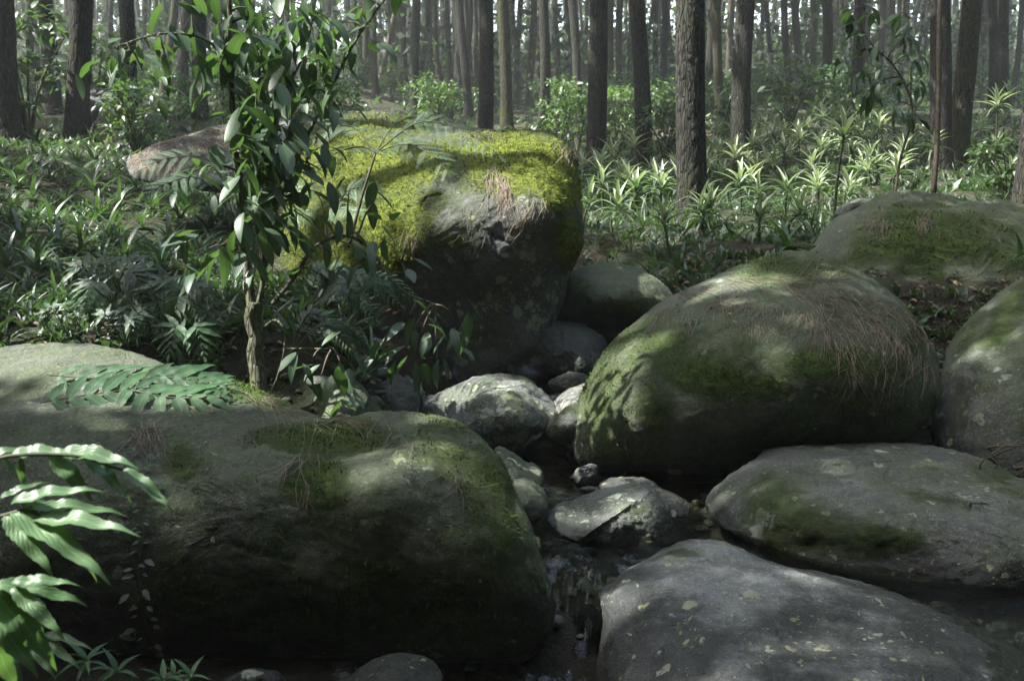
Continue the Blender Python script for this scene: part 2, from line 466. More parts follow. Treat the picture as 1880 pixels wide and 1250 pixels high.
# ------------------------------------------------------------------ water
def water_z(x, y):
    z = 0.0 * x
    z = z + 0.27 * sstep(6.62, 6.80, y + 0.06 * np.sin(x * 9))        # upper step
    z = z + 0.12 * sstep(7.25, 7.45, y + 0.05 * np.sin(x * 11 + 1))
    lip = 4.22 + 0.05 * np.sin(x * 13) + 0.12 * (x - 0.3)
    z = z - 0.36 * sstep(lip + 0.10, lip - 0.16, y) * sstep(1.15, 0.85, x)
    rip = 0.006 * fbm(np.stack([x * 7, y * 5, 0 * x], -1), 3) + 0.0035 * fbm(np.stack([x * 22, y * 14, 0 * x + 5], -1), 2)
    turb = 1 + 9.0 * np.exp(-((y - lip + 0.05) / 0.22) ** 2) * (x < 1.1) + 3.5 * np.exp(-((y - 6.72) / 0.2) ** 2) + 1.5 * np.exp(-((y - 5.2) / 0.8) ** 2) * np.exp(-((x - 0.25) / 0.35) ** 2)
    return z + rip * turb
wx = np.concatenate([np.arange(-0.9, 1.2, 0.02), np.arange(1.2, 5.2, 0.06)]); wy = np.concatenate([np.arange(1.6, 3.6, 0.05), np.arange(3.6, 8.6, 0.02)])
WX, WY = np.meshgrid(wx, wy, indexing='ij'); WZ = water_z(WX, WY)
V = np.stack([WX, WY, WZ], -1).reshape(-1, 3)
n2 = len(wy); ii, jj = np.meshgrid(np.arange(len(wx) - 1), np.arange(n2 - 1), indexing='ij')
b = ii * n2 + jj; Q = np.stack([b, b + n2, b + n2 + 1, b + 1], -1).reshape(-1, 4)
cx, cy = V[Q].mean(1)[:, 0], V[Q].mean(1)[:, 1]
keep = (ground_h(cx, cy) < water_z(cx, cy) + 0.05)
Q = Q[keep]
slope = np.abs(np.gradient(WZ, axis=1) / np.gradient(wy)[None, :])
foam_glint = np.clip(sstep(0.4, 1.4, slope) + 0.6 * np.exp(-((WY - 3.98) / 0.2) ** 2) * (WX < 1.1), 0, 1)
mw, nt, bs = new_mat('stream_water'); g = NT(nt); p = g.pos()
nt.nodes.remove(bs)
gl = g.n('ShaderNodeBsdfGlossy'); gl.inputs['Roughness'].default_value = 0.06; gl.inputs['Color'].default_value = (0.9, 0.95, 1, 1)
tp = g.n('ShaderNodeBsdfTransparent'); tp.inputs[0].default_value = (0.72, 0.74, 0.62, 1)
fr = g.n('ShaderNodeFresnel'); fr.inputs[0].default_value = 1.33
nrm = g.bump(g.math('ADD', g.noise(g.map(p, (1.6, 1, 1)), 16, 3, 0.5, 0.4), g.math('MULTIPLY', g.noise(p, 55, 2), 0.3)), 0.016, 0.8)
g.l(nrm, gl.inputs['Normal']); g.l(nrm, fr.inputs['Normal'])
m1 = g.n('ShaderNodeMixShader'); g.l(fr.outputs[0], m1.inputs[0]); g.l(tp.outputs[0], m1.inputs[1]); g.l(gl.outputs[0], m1.inputs[2])
fo = g.n('ShaderNodeBsdfDiffuse'); fo.inputs[0].default_value = (0.55, 0.60, 0.66, 1)  # pale streaks: foam, with water glints painted in the same colour
stx = g.noise(g.map(p, (38, 9, 6)), 1.0, 5, 0.75, 0.6)
ff = g.math('MULTIPLY', g.attr('foam_glint'), g.step(stx, 0.48, 0.72, 0, 0.42))
m2 = g.n('ShaderNodeMixShader'); g.l(ff, m2.inputs[0]); g.l(m1.outputs[0], m2.inputs[1]); g.l(fo.outputs[0], m2.inputs[2])
g.l(m2.outputs[0], nt.nodes['Material Output'].inputs[0])
M['water'] = mw
tag(link('stream_water', mesh_np('stream_water', V, Q, attrs={'foam_glint': foam_glint.ravel()}, mat=mw)), kind='structure')

# ------------------------------------------------------------------ boulders
def tps_fit(pts):
    pts = np.asarray(pts, float); X = pts[:, :2] / 300; n = len(X)
    r = np.linalg.norm(X[:, None] - X[None], axis=2); K = np.where(r > 0, r * r * np.log(r + 1e-9), 0) + 1e-3 * np.eye(n)
    A = np.zeros((n + 3, n + 3)); A[:n, :n] = K; A[:n, n] = 1; A[:n, n + 1:] = X; A[n, :n] = 1; A[n + 1:, :n] = X.T
    w = np.linalg.solve(A, np.concatenate([pts[:, 2], [0, 0, 0]]))
    def f(x, y):
        q = np.stack([x, y], -1) / 300
        r = np.linalg.norm(q[..., None, :] - X, axis=-1)
        return (np.where(r > 0, r * r * np.log(r + 1e-9), 0) @ w[:n]) + w[n] + q @ w[n + 1:]
    return f

BVH = {}
def moss_material(name, c0, c1):
    m, nt, b = new_mat(name); g = NT(nt); r = g.attr('rnd')
    c = g.mix(g.math('FRACT', g.math('ADD', r, g.noise(g.pos(), 6, 3))), c0, c1)
    g.l(c, b.inputs['Base Color']); b.inputs['Roughness'].default_value = 0.9; b.inputs['Specular IOR Level'].default_value = 0.1
    return m
M['moss_yellow'] = moss_material('yellow_moss', (0.045, 0.072, 0.012), (0.19, 0.225, 0.025))
M['moss_green'] = moss_material('green_moss', (0.020, 0.042, 0.010), (0.085, 0.13, 0.022))
def boulder(key, name, label, outline, ctrl, back, mat, rim=0.22, rimd=0.16, center=None, na=150, nr=34, moss=(), pale=(), dark=(),
            dents=(), cracks=(), rough=0.02, freq=2.2, fine=0.006, flake=0.006, cat='boulder', group=None, facet=0.0, tufts=0, tuft_len=0.035, moss_mat='moss_green'):
    o2 = closed_spline(outline, na)
    cen = np.array(center if center else o2.mean(0))
    if len(ctrl) == 1: Df = lambda x, y, d=ctrl[0]: 0 * x + d
    elif len(ctrl[0]) == 3: Df = tps_fit(ctrl)
    s = np.sin(np.linspace(0.0, 1.0, nr + 1)[1:] * math.pi / 2)
    s[-1] = 1.0
    def row(sv, front):
        q = cen + (o2 - cen) * sv
        d = Df(q[:, 0], q[:, 1])
        if front:
            t = np.clip((sv - (1 - rim)) / rim, 0, 1)
            d = d + rimd * (1 - math.sqrt(max(0, 1 - t * t)))
            for (x, y, rx, ry, a) in dents:
                d = d + a * np.exp(-((q[:, 0] - x) / rx) ** 2 - ((q[:, 1] - y) / ry) ** 2)
            for (pl, wd, a) in cracks:
                dd = dist_poly(q[:, 0], q[:, 1], np.array(pl, float))
                d = d + a * np.exp(-(dd / wd) ** 2)
        else:
            d = d + rimd + back * math.sqrt(max(0, 1 - sv ** 2.2))
        return q, d
    rings = [row(v, True) for v in s] + [row(v, False) for v in s[::-1][1:]]
    c1 = np.array([cen]); fd = Df(c1[:, 0], c1[:, 1])
    for (x, y, rx, ry, a) in dents: fd = fd + a * math.exp(-((cen[0] - x) / rx) ** 2 - ((cen[1] - y) / ry) ** 2)
    Qx = np.concatenate([c1] + [r[0] for r in rings] + [c1])
    D = np.concatenate([fd] + [r[1] for r in rings] + [Df(c1[:, 0], c1[:, 1]) + rimd + back])
    V = Pn(Qx[:, 0], Qx[:, 1], D)
    nR = len(rings)
    j = np.arange(na); j2 = (j + 1) % na
    F4 = np.concatenate([np.stack([1 + k * na + j, 1 + k * na + j2, 1 + (k + 1) * na + j2, 1 + (k + 1) * na + j], -1) for k in range(nR - 1)])
    last = 1 + nR * na
    F3 = np.concatenate([np.stack([j * 0, 1 + j2, 1 + j], -1), np.stack([j * 0 + last, 1 + (nR - 1) * na + j, 1 + (nR - 1) * na + j2], -1)])
    # normals, then relief
    def normals(V):
        N = np.zeros_like(V)
        fn = np.cross(V[F4[:, 2]] - V[F4[:, 0]], V[F4[:, 3]] - V[F4[:, 1]])
        for k in range(4): np.add.at(N, F4[:, k], fn)
        N /= np.maximum(np.linalg.norm(N, axis=1), 1e-12)[:, None]
        return N
    N = normals(V)
    cw = V.mean(0)
    if np.mean(np.sum(N * (V - cw), 1)) < 0: N = -N; F4 = F4[:, ::-1]; F3 = F3[:, ::-1]
    seed = (sum(map(ord, key)) * 0.731) % 50
    n1 = fbm(V * freq + seed, 3)
    if facet: n1 = n1 + facet * np.round(n1 * 3) / 3
    front_w = 1.0
    V = V + N * (rough * n1 * front_w + fine * fbm(V * freq * 7 + seed, 3))[:, None]
    V = V - N * (flake * (sstep(0.12, 0.20, fbm(V * 3.3 + seed + 5, 4)) + 0.6 * sstep(0.2, 0.27, fbm(V * 8 + seed, 3))))[:, None]
    at = {}
    nb = noise(V * 3.1 + seed) * 0.25
    for nm, lst in (('moss', moss), ('pale', pale), ('dark', dark)):
        a = np.zeros(len(V))
        for e in lst:
            x, y, rx, ry, k = e[:5]
            ang = R(e[5]) if len(e) > 5 else 0
            dx, dy = Qx[:, 0] - x, Qx[:, 1] - y
            u = (dx * math.cos(ang) + dy * math.sin(ang)) / rx; v = (-dx * math.sin(ang) + dy * math.cos(ang)) / ry
            a = np.maximum(a, k * np.exp(-(u * u + v * v) ** 1.5))
        at[nm] = np.clip(a + nb * (a > 0.03), 0, 1)
    if 'dark' in at:                                   # damp band just above the waterline
        at['dark'] = np.maximum(at['dark'], 0.75 * sstep(0.16, 0.02, V[:, 2]) * (V[:, 1] < 7))
    base = Vector((float(V[:, 0].mean()), float(V[:, 1].mean()), float(V[:, 2].min())))
    me = mesh_np(name, V - np.array(base), [F4, F3], attrs=at, mat=M[mat])
    o = link(name, me, loc=base)
    tag(o, label, cat, group)
    BVH[key] = BVHTree.FromPolygons([tuple(v) for v in V], [tuple(f) for f in np.concatenate([F4]).tolist()])
    if tufts:                                          # raised moss: small blades where the moss is thick
        r = np.random.RandomState(int(seed * 100)); fc = V[F4].mean(1); ar = np.linalg.norm(np.cross(V[F4[:, 2]] - V[F4[:, 0]], V[F4[:, 3]] - V[F4[:, 1]]), axis=1)
        wgt = ar * np.clip(at['moss'][F4].mean(1) + 0.5 * noise(fc * 9) - 0.25, 0, 1) * (np.arange(len(F4)) < na * nr)
        pk = r.choice(len(F4), tufts, p=wgt / wgt.sum()); u = r.rand(tufts, 1); w = r.rand(tufts, 1); q = V[F4[pk]]
        T = (q[:, 0] * (1 - u) + q[:, 1] * u) * (1 - w) + (q[:, 3] * (1 - u) + q[:, 2] * u) * w
        D = N[F4[pk, 0]] * 0.55 + [0, 0, -0.35] + 0.55 * r.normal(size=(tufts, 3))
        Mx = frames_np(D, N[F4[pk, 0]]) * (tuft_len * r.uniform(0.4, 1.2, tufts))[:, None, None]
        tv = np.array([[-0.16, 0, 0], [0.16, 0, 0], [0.1, 0.6, 0.06], [-0.1, 0.6, 0.06], [0.0, 1.0, -0.06]]); 
        VV, QQ = tile(tv, np.array([[0, 1, 2, 3]]), Mx, T); _, Q3 = tile(tv, np.array([[3, 2, 4]]), Mx, T)
        ms = link('moss', mesh_np('moss', VV - np.array(base), [QQ, Q3], attrs={'rnd': np.repeat(r.rand(tufts), 5)}, mat=M[moss_mat]), o); ms['kind'] = 'stuff'
    return o

def cast(key, px, py):
    o = Vector((0, 0, H)); d = (P(px, py, 1.0) - o).normalized()
    hit = BVH[key].ray_cast(o, d, 60)
    if hit[0] is None: return None, None
    n = hit[1]
    if n.dot(d) > 0: n = -n
    return hit[0], n

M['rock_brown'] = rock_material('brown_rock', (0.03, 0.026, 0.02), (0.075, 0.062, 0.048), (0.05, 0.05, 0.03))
boulder('left', 'boulder', 'long low dark boulder with wilted fern fronds lying on its top', 
    [(-260, 700), (-120, 655), (0, 640), (90, 632), (180, 636), (260, 650), (330, 678), (400, 692), (455, 706), (520, 738), (580, 762), (640, 764), (700, 753), (770, 757), (830, 772), (880, 796), (920, 842), (948, 905), (975, 975), (1003, 1045), (1021, 1100), (1016, 1150), (985, 1195), (930, 1215), (850, 1212), (700, 1218), (550, 1224), (350, 1218), (150, 1210), (0, 1205), (-180, 1180), (-300, 1000), (-310, 820)],
    [(-250, 700, 5.5), (0, 635, 5.6), (150, 632, 5.6), (330, 680, 5.3), (500, 735, 5.0), (620, 765, 4.85), (720, 752, 4.75), (860, 790, 4.5), (930, 850, 4.35),
     (-250, 800, 4.8), (0, 770, 4.6), (150, 785, 4.5), (300, 805, 4.38), (500, 830, 4.22), (650, 850, 4.12), (800, 850, 4.12), (900, 900, 4.15),
     (0, 850, 4.3), (300, 870, 4.15), (550, 900, 4.03), (750, 920, 3.96),
     (0, 950, 4.1), (300, 960, 4.03), (550, 970, 3.99), (750, 980, 3.97), (900, 1000, 3.98), (985, 1060, 4.08),
     (0, 1100, 4.14), (300, 1110, 4.1), (550, 1110, 4.09), (750, 1110, 4.07), (900, 1110, 4.05),
     (0, 1200, 4.3), (300, 1220, 4.3), (550, 1220, 4.32), (750, 1215, 4.25), (900, 1200, 4.18), (1000, 1150, 4.12)],
    1.0, 'rock_green', rim=0.12, rimd=0.10, center=(480, 940), na=300, nr=90,
    moss=[(440, 712, 130, 22, 0.9, 12), (620, 800, 150, 35, 0.62), (580, 885, 70, 55, 0.85), (330, 850, 40, 40, 0.55), (840, 850, 70, 50, 0.45), (900, 930, 80, 190, 0.45), (800, 800, 130, 60, 0.34), (640, 1110, 300, 90, 0.45), (600, 960, 300, 160, 0.22), (350, 1080, 100, 100, 0.4)],
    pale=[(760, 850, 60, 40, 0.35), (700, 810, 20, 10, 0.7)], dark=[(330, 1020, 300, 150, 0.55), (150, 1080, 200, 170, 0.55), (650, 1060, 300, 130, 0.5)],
    dents=[(330, 905, 45, 18, 0.02), (250, 900, 120, 60, -0.03), (560, 1000, 60, 60, 0.035), (430, 1060, 140, 90, -0.03)],
    cracks=[([(70, 850), (180, 842), (290, 838), (370, 800)], 5, 0.015), ([(340, 880), (372, 868), (375, 820)], 6, 0.025), ([(430, 1000), (470, 1015), (540, 1030)], 6, 0.012)], rough=0.018, freq=3.0, fine=0.007, tufts=9000, tuft_len=0.018)

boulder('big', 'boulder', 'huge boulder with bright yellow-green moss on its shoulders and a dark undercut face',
    [(470, 430), (490, 330), (530, 250), (575, 215), (625, 205), (700, 207), (760, 218), (830, 233), (920, 236), (990, 243), (1035, 258), (1058, 290), (1067, 345), (1064, 420), (1050, 490), (1032, 555), (1002, 620), (968, 668), (910, 700), (800, 715), (700, 700), (580, 660), (500, 560)],
    [(470, 430, 8.2), (540, 240, 8.4), (625, 205, 8.6), (760, 218, 8.6), (920, 236, 8.4), (1040, 262, 8.1), (1067, 345, 7.8), (1050, 490, 7.65), (1000, 620, 7.5), (960, 670, 7.45),
     (560, 330, 7.9), (650, 260, 8.0), (750, 262, 8.0), (800, 300, 7.65), (900, 280, 7.75), (980, 300, 7.5), (700, 330, 7.6), (620, 420, 7.5), (780, 345, 7.35), (840, 385, 7.08), (940, 375, 7.05), (1000, 392, 7.05), (1020, 370, 7.15),
     (770, 425, 7.12), (850, 440, 7.10), (920, 430, 7.08), (700, 480, 7.3), (850, 520, 7.28), (950, 500, 7.2), (1000, 470, 7.25), (900, 600, 7.42), (800, 640, 7.5), (700, 580, 7.5), (940, 640, 7.45), (800, 710, 7.6), (560, 600, 7.7)],
    1.3, 'rock_moss', rim=0.16, rimd=0.16, center=(790, 440), na=280, nr=84,
    moss=[(640, 340, 150, 120, 0.98), (720, 420, 75, 90, 0.85), (960, 300, 120, 62, 1.0), (1030, 350, 45, 45, 0.9), (880, 262, 80, 26, 0.8), (690, 230, 120, 25, 0.75), (1040, 440, 28, 55, 0.85), (760, 300, 90, 40, 0.9), (590, 470, 80, 60, 0.8), (820, 440, 60, 14, 0.5)],
    pale=[(968, 465, 26, 28, 1.0), (990, 572, 42, 36, 0.82), (925, 560, 40, 28, 0.72), (898, 545, 10, 15, 1.0), (985, 505, 32, 40, 0.68), (1012, 552, 18, 26, 0.95), (975, 600, 20, 12, 0.85)], dark=[(870, 490, 110, 70, 0.36), (800, 600, 130, 90, 0.40), (950, 650, 80, 40, 0.4), (700, 560, 60, 60, 0.4)],  # dark blobs paint the shade of the undercut face
    dents=[(905, 470, 55, 45, -0.04), (840, 380, 40, 22, 0.02)],
    cracks=[([(772, 378), (785, 363), (808, 357)], 3, 0.05), ([(905, 432), (945, 452), (975, 470)], 3, 0.02), ([(800, 520), (830, 560), (835, 600)], 3, 0.02)], tufts=22000, tuft_len=0.024, moss_mat='moss_yellow', facet=0.25, flake=0.004,
    rough=0.03, freq=2.4, fine=0.009)

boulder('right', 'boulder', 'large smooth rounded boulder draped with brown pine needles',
    [(1480, 460), (1540, 473), (1595, 505), (1645, 548), (1688, 598), (1718, 648), (1729, 700), (1720, 745), (1690, 785), (1640, 812), (1560, 838), (1480, 850), (1400, 868), (1320, 885), (1240, 885), (1185, 868), (1130, 875), (1085, 865), (1055, 838), (1048, 790), (1060, 738), (1082, 690), (1112, 640), (1150, 600), (1200, 562), (1260, 532), (1330, 498), (1400, 472), (1440, 462)],
    [(1480, 460, 7.0), (1600, 508, 6.75), (1700, 610, 6.4), (1728, 700, 6.2), (1650, 812, 6.0), (1240, 540, 6.75), (1350, 490, 6.9), (1120, 630, 6.4), (1065, 730, 6.15), (1050, 830, 6.0), (1180, 868, 5.95), (1400, 868, 6.0),
     (1400, 500, 6.75), (1480, 500, 6.75), (1400, 535, 6.3), (1500, 540, 6.25), (1300, 550, 6.4), (1600, 580, 6.2), (1300, 610, 5.9), (1400, 600, 5.85), (1500, 610, 5.8), (1620, 640, 5.85), (1400, 690, 5.62), (1550, 700, 5.62), (1280, 690, 5.72), (1180, 650, 6.0), (1130, 720, 5.92), (1170, 780, 5.78), (1090, 810, 5.92), (1280, 790, 5.75), (1500, 790, 5.78), (1400, 790, 5.7), (1640, 740, 5.8)],
    1.2, 'rock_green', rim=0.18, rimd=0.18, center=(1390, 690), na=260, nr=80,
    moss=[(1230, 650, 60, 60, 0.62), (1290, 690, 90, 38, 0.75, 10), (1380, 710, 70, 26, 0.7), (1530, 665, 110, 34, 0.65), (1620, 680, 60, 34, 0.55), (1200, 740, 45, 60, 0.55), (1110, 720, 80, 150, 0.42), (1200, 640, 120, 90, 0.40), (1430, 490, 140, 40, 0.42), (1450, 620, 300, 120, 0.16), (1330, 560, 80, 20, 0.3), (1680, 650, 25, 60, 0.4)],
    pale=[(1435, 728, 6, 9, 0.95), (1452, 731, 5, 7, 0.9), (1498, 728, 7, 7, 0.95), (1504, 713, 7, 6, 0.9), (1277, 735, 5, 7, 0.9), (1087, 832, 16, 16, 0.5), (1515, 718, 5, 6, 0.9)], dark=[(1450, 815, 260, 48, 0.65), (1600, 770, 100, 60, 0.5), (1300, 850, 120, 40, 0.6)],  # dark blobs paint shade under the bulging lower front
    dents=[(1440, 492, 90, 14, 0.05)],
    cracks=[([(1150, 775), (1160, 800), (1157, 835), (1142, 862)], 4, 0.02), ([(1072, 768), (1098, 757), (1130, 758), (1150, 775)], 4, 0.012), ([(1215, 850), (1260, 838), (1310, 858)], 5, 0.02)], rough=0.018, freq=2.0, fine=0.005, tufts=7000, tuft_len=0.018)

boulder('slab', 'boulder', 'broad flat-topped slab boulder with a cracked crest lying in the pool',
    [(1296, 935), (1306, 905), (1340, 872), (1380, 845), (1425, 820), (1500, 809), (1580, 815), (1660, 813), (1740, 822), (1800, 838), (1840, 858), (1900, 890), (1990, 930), (2080, 1000), (2060, 1100), (1960, 1105), (1880, 1098), (1800, 1094), (1700, 1086), (1600, 1072), (1500, 1050), (1420, 1020), (1350, 988), (1310, 965)],
    [(1296, 935, 5.3), (1340, 872, 5.5), (1425, 820, 5.75), (1500, 809, 5.85), (1660, 813, 5.85), (1800, 838, 5.6), (1900, 890, 5.2), (2080, 1000, 4.6), (1360, 905, 5.18), (1450, 875, 5.12), (1560, 872, 5.1), (1700, 885, 5.0), (1820, 915, 4.85), (1900, 960, 4.65), (1330, 970, 4.98), (1420, 960, 4.8), (1500, 960, 4.68), (1600, 960, 4.6), (1750, 980, 4.48), (1880, 1010, 4.4),
     (1420, 1015, 4.78), (1500, 1030, 4.64), (1600, 1050, 4.55), (1700, 1070, 4.46), (1900, 1090, 4.36), (2060, 1100, 4.3)],
    0.7, 'rock', rim=0.14, rimd=0.10, center=(1650, 940), na=250, nr=76,
    moss=[(1440, 950, 90, 80, 0.42), (1650, 930, 260, 70, 0.20), (1600, 990, 150, 35, 0.5), (1820, 860, 60, 30, 0.4), (1700, 860, 60, 14, 0.32)], pale=[(1402, 955, 22, 32, 0.75), (1420, 985, 30, 18, 0.5), (1560, 1000, 40, 20, 0.45), (1850, 1040, 60, 20, 0.5), (1770, 905, 80, 20, 0.3)], dark=[(1640, 1030, 130, 40, 0.85), (1480, 1000, 25, 18, 0.6), (1540, 862, 60, 8, 0.5)],  # dark blobs paint shade into the dents below
    dents=[(1520, 866, 58, 9, 0.14), (1540, 855, 45, 6, 0.05), (1490, 1000, 24, 16, 0.05), (1650, 1020, 130, 30, 0.04), (1790, 935, 40, 12, 0.04)],
    cracks=[([(1610, 852), (1640, 850), (1680, 860), (1730, 862), (1760, 880)], 2.5, 0.03), ([(1625, 875), (1640, 852)], 2.5, 0.025), ([(1780, 938), (1784, 925), (1810, 926)], 2.5, 0.02), ([(1790, 975), (1830, 988), (1900, 995)], 3, 0.015), ([(1520, 908), (1550, 895), (1570, 890)], 2.5, 0.015)], rough=0.022, freq=3.2, fine=0.008)

boulder('front', 'boulder', 'broad pale grey boulder speckled with round yellowish lichen beside the little cascade',
    [(1092, 1090), (1115, 1068), (1160, 1038), (1205, 1010), (1255, 991), (1310, 990), (1355, 1002), (1405, 1024), (1440, 1034), (1510, 1048), (1600, 1074), (1700, 1108), (1790, 1146), (1850, 1176), (1895, 1225), (1960, 1330), (2000, 1460), (1600, 1520), (1250, 1500), (1120, 1420), (1090, 1310), (1098, 1200), (1108, 1140)],
    [(1092, 1090, 4.3), (1205, 1010, 4.55), (1290, 990, 4.6), (1405, 1024, 4.45), (1600, 1074, 4.2), (1790, 1146, 3.95), (1895, 1225, 3.7), (1200, 1060, 4.27), (1300, 1060, 4.2), (1450, 1090, 4.08), (1600, 1140, 3.88), (1750, 1190, 3.7), (1150, 1120, 4.1), (1300, 1160, 3.78), (1450, 1200, 3.6), (1650, 1250, 3.4), (1160, 1230, 3.8), (1300, 1300, 3.25), (1500, 1350, 3.05), (1800, 1350, 3.2), (1100, 1300, 3.85), (1120, 1420, 3.6), (1250, 1500, 3.1), (1600, 1520, 2.8), (2000, 1460, 3.1)],
    0.6, 'rock_lichen', rim=0.12, rimd=0.10, center=(1460, 1220), na=260, nr=80,
    moss=[(1250, 1010, 60, 14, 0.35)], pale=[(1265, 1152, 26, 24, 0.72), (1350, 1095, 40, 18, 0.3), (1400, 1150, 200, 60, 0.12), (1650, 1180, 100, 50, 0.15), (1230, 1160, 30, 10, 0.3)], dark=[(1120, 1220, 50, 110, 0.35)],
    cracks=[([(1772, 1140), (1790, 1160), (1830, 1190), (1860, 1240)], 4, 0.03), ([(1818, 1155), (1826, 1185), (1840, 1200)], 3, 0.02)], rough=0.016, freq=2.6, fine=0.005)

boulder('back_right', 'boulder', 'wide mossy boulder with a shadowy pitted face under the leafy slope',
    [(1470, 480), (1490, 448), (1530, 405), (1580, 376), (1640, 353), (1700, 352), (1755, 364), (1820, 367), (1900, 372), (2000, 385), (2120, 430), (2150, 560), (2000, 660), (1800, 670), (1650, 650), (1540, 600), (1480, 540)],
    [(1490, 448, 9.0), (1580, 376, 9.3), (1650, 352, 9.45), (1755, 364, 9.45), (1900, 370, 9.4), (2120, 430, 9.2), (1620, 420, 8.85), (1760, 410, 8.85), (1900, 420, 8.8), (1580, 470, 8.6), (1700, 460, 8.5), (1850, 470, 8.45), (1620, 550, 8.45), (1750, 540, 8.3), (1880, 540, 8.25), (1700, 640, 8.3), (2000, 640, 8.2), (2120, 560, 8.4)],
    1.0, 'rock_green', rim=0.18, rimd=0.2, center=(1790, 510), na=180, nr=54,
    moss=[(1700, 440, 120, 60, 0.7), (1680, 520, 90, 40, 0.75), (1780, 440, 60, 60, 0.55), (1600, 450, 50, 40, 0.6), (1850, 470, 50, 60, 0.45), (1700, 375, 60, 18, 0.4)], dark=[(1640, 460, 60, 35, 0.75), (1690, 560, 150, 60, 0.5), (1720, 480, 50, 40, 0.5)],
    dents=[(1615, 455, 26, 22, 0.12), (1700, 500, 60, 40, 0.05), (1660, 440, 50, 20, -0.06)], rough=0.03, freq=2.5, fine=0.014, tufts=4000, tuft_len=0.03)

boulder('far_right', 'boulder', 'sloping pale boulder with sunlit ridges running down to a dark hollow',
    [(1960, 470), (1900, 498), (1860, 520), (1825, 548), (1780, 590), (1742, 632), (1727, 680), (1718, 740), (1712, 800), (1740, 850), (1850, 900), (2000, 900), (2150, 850), (2200, 650), (2120, 500)],
    [(1960, 470, 7.4), (1860, 520, 7.25), (1780, 590, 7.0), (1727, 680, 6.7), (1712, 800, 6.4), (1740, 850, 6.2), (1850, 570, 6.95), (1800, 640, 6.6), (1765, 715, 6.42), (1830, 680, 6.35), (1900, 600, 6.6), (1850, 760, 6.1), (1790, 800, 6.15), (1900, 840, 5.95), (2000, 700, 6.0), (2000, 860, 5.9), (2150, 800, 6.1), (2120, 500, 7.0)],
    0.9, 'rock', rim=0.16, rimd=0.15, center=(1920, 690), na=180, nr=54,
    moss=[(1850, 580, 30, 90, 0.65, 35), (1770, 620, 24, 60, 0.45, 40), (1850, 680, 150, 130, 0.25)], dark=[(1800, 850, 140, 50, 0.7), (1735, 790, 30, 60, 0.6)],  # dark blobs include the neighbouring boulder's shadow, painted on
    cracks=[([(1765, 690), (1800, 640), (1850, 575), (1890, 520)], 14, -0.05)], dents=[(1745, 780, 24, 50, 0.08)], rough=0.02, freq=2.6)

boulder('mid', 'boulder', 'angular grey boulder with large pale lichen blotches in midstream',
    [(775, 748), (805, 728), (850, 700), (895, 688), (935, 685), (975, 702), (1012, 735), (1032, 762), (1015, 790), (985, 822), (930, 840), (860, 830), (790, 800)],
    [(775, 748, 6.75), (850, 700, 6.75), (935, 685, 6.75), (1012, 735, 6.6), (1032, 762, 6.55), (880, 730, 6.45), (940, 735, 6.35), (990, 765, 6.35), (880, 790, 6.32), (960, 800, 6.3), (820, 780, 6.45), (930, 840, 6.35)],
    0.5, 'rock', rim=0.18, rimd=0.12, na=130, nr=36, moss=[(960, 695, 40, 10, 0.45, 30)],
    pale=[(935, 722, 22, 24, 0.9), (930, 755, 40, 12, 0.9), (945, 740, 14, 22, 0.9), (890, 765, 12, 10, 0.85), (890, 722, 6, 6, 0.9), (980, 745, 20, 10, 0.6), (875, 790, 30, 20, 0.3)],
    cracks=[([(950, 715), (985, 725), (1010, 728)], 3, 0.02), ([(1000, 790), (975, 800), (955, 825)], 3, 0.02), ([(800, 735), (820, 740)], 3, 0.02)], rough=0.022, freq=4, fine=0.008, facet=0.4)

boulder('behind', 'boulder', 'smooth egg-shaped boulder with a sun fleck wedged under the grassy bank',
    [(1010, 590), (1022, 545), (1040, 510), (1068, 490), (1110, 482), (1155, 488), (1195, 505), (1225, 530), (1240, 560), (1235, 610), (1200, 650), (1120, 650), (1040, 630)],
    [(1022, 545, 8.0), (1110, 482, 8.2), (1225, 530, 7.95), (1240, 560, 7.9), (1110, 520, 7.65), (1160, 540, 7.6), (1070, 540, 7.7), (1120, 575, 7.62), (1120, 640, 8.0), (1040, 610, 8.05), (1200, 640, 7.9)],
    0.7, 'rock_green', rim=0.25, rimd=0.12, na=120, nr=34, moss=[(1060, 530, 40, 40, 0.5), (1170, 555, 50, 20, 0.4)], dark=[(1120, 590, 120, 25, 0.8)], rough=0.015)  # dark blob paints the shade of the undercut

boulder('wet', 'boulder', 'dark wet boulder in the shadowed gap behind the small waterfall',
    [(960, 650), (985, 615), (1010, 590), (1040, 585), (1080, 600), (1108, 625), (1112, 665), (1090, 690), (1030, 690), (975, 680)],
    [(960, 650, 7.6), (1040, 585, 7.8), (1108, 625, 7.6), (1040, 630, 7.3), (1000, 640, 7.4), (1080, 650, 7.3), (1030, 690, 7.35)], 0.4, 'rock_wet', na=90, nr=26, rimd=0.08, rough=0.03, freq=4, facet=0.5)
boulder('wet2', 'stone', 'rounded wet black stone with water sheeting over it', [(1005, 705), (1020, 690), (1050, 683), (1075, 690), (1088, 705), (1075, 718), (1030, 720)], [(6.95,)[0]], 0.25, 'rock_wet', na=60, nr=20, rimd=0.08, rim=0.5, rough=0.015, cat='stone')
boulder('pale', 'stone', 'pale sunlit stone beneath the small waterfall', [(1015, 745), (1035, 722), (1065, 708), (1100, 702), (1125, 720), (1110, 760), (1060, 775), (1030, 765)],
    [(1015, 745, 6.65), (1065, 708, 6.75), (1125, 720, 6.6), (1060, 740, 6.45), (1060, 775, 6.4)], 0.3, 'rock_pale', na=70, nr=22, rimd=0.06, rough=0.012, cat='stone')
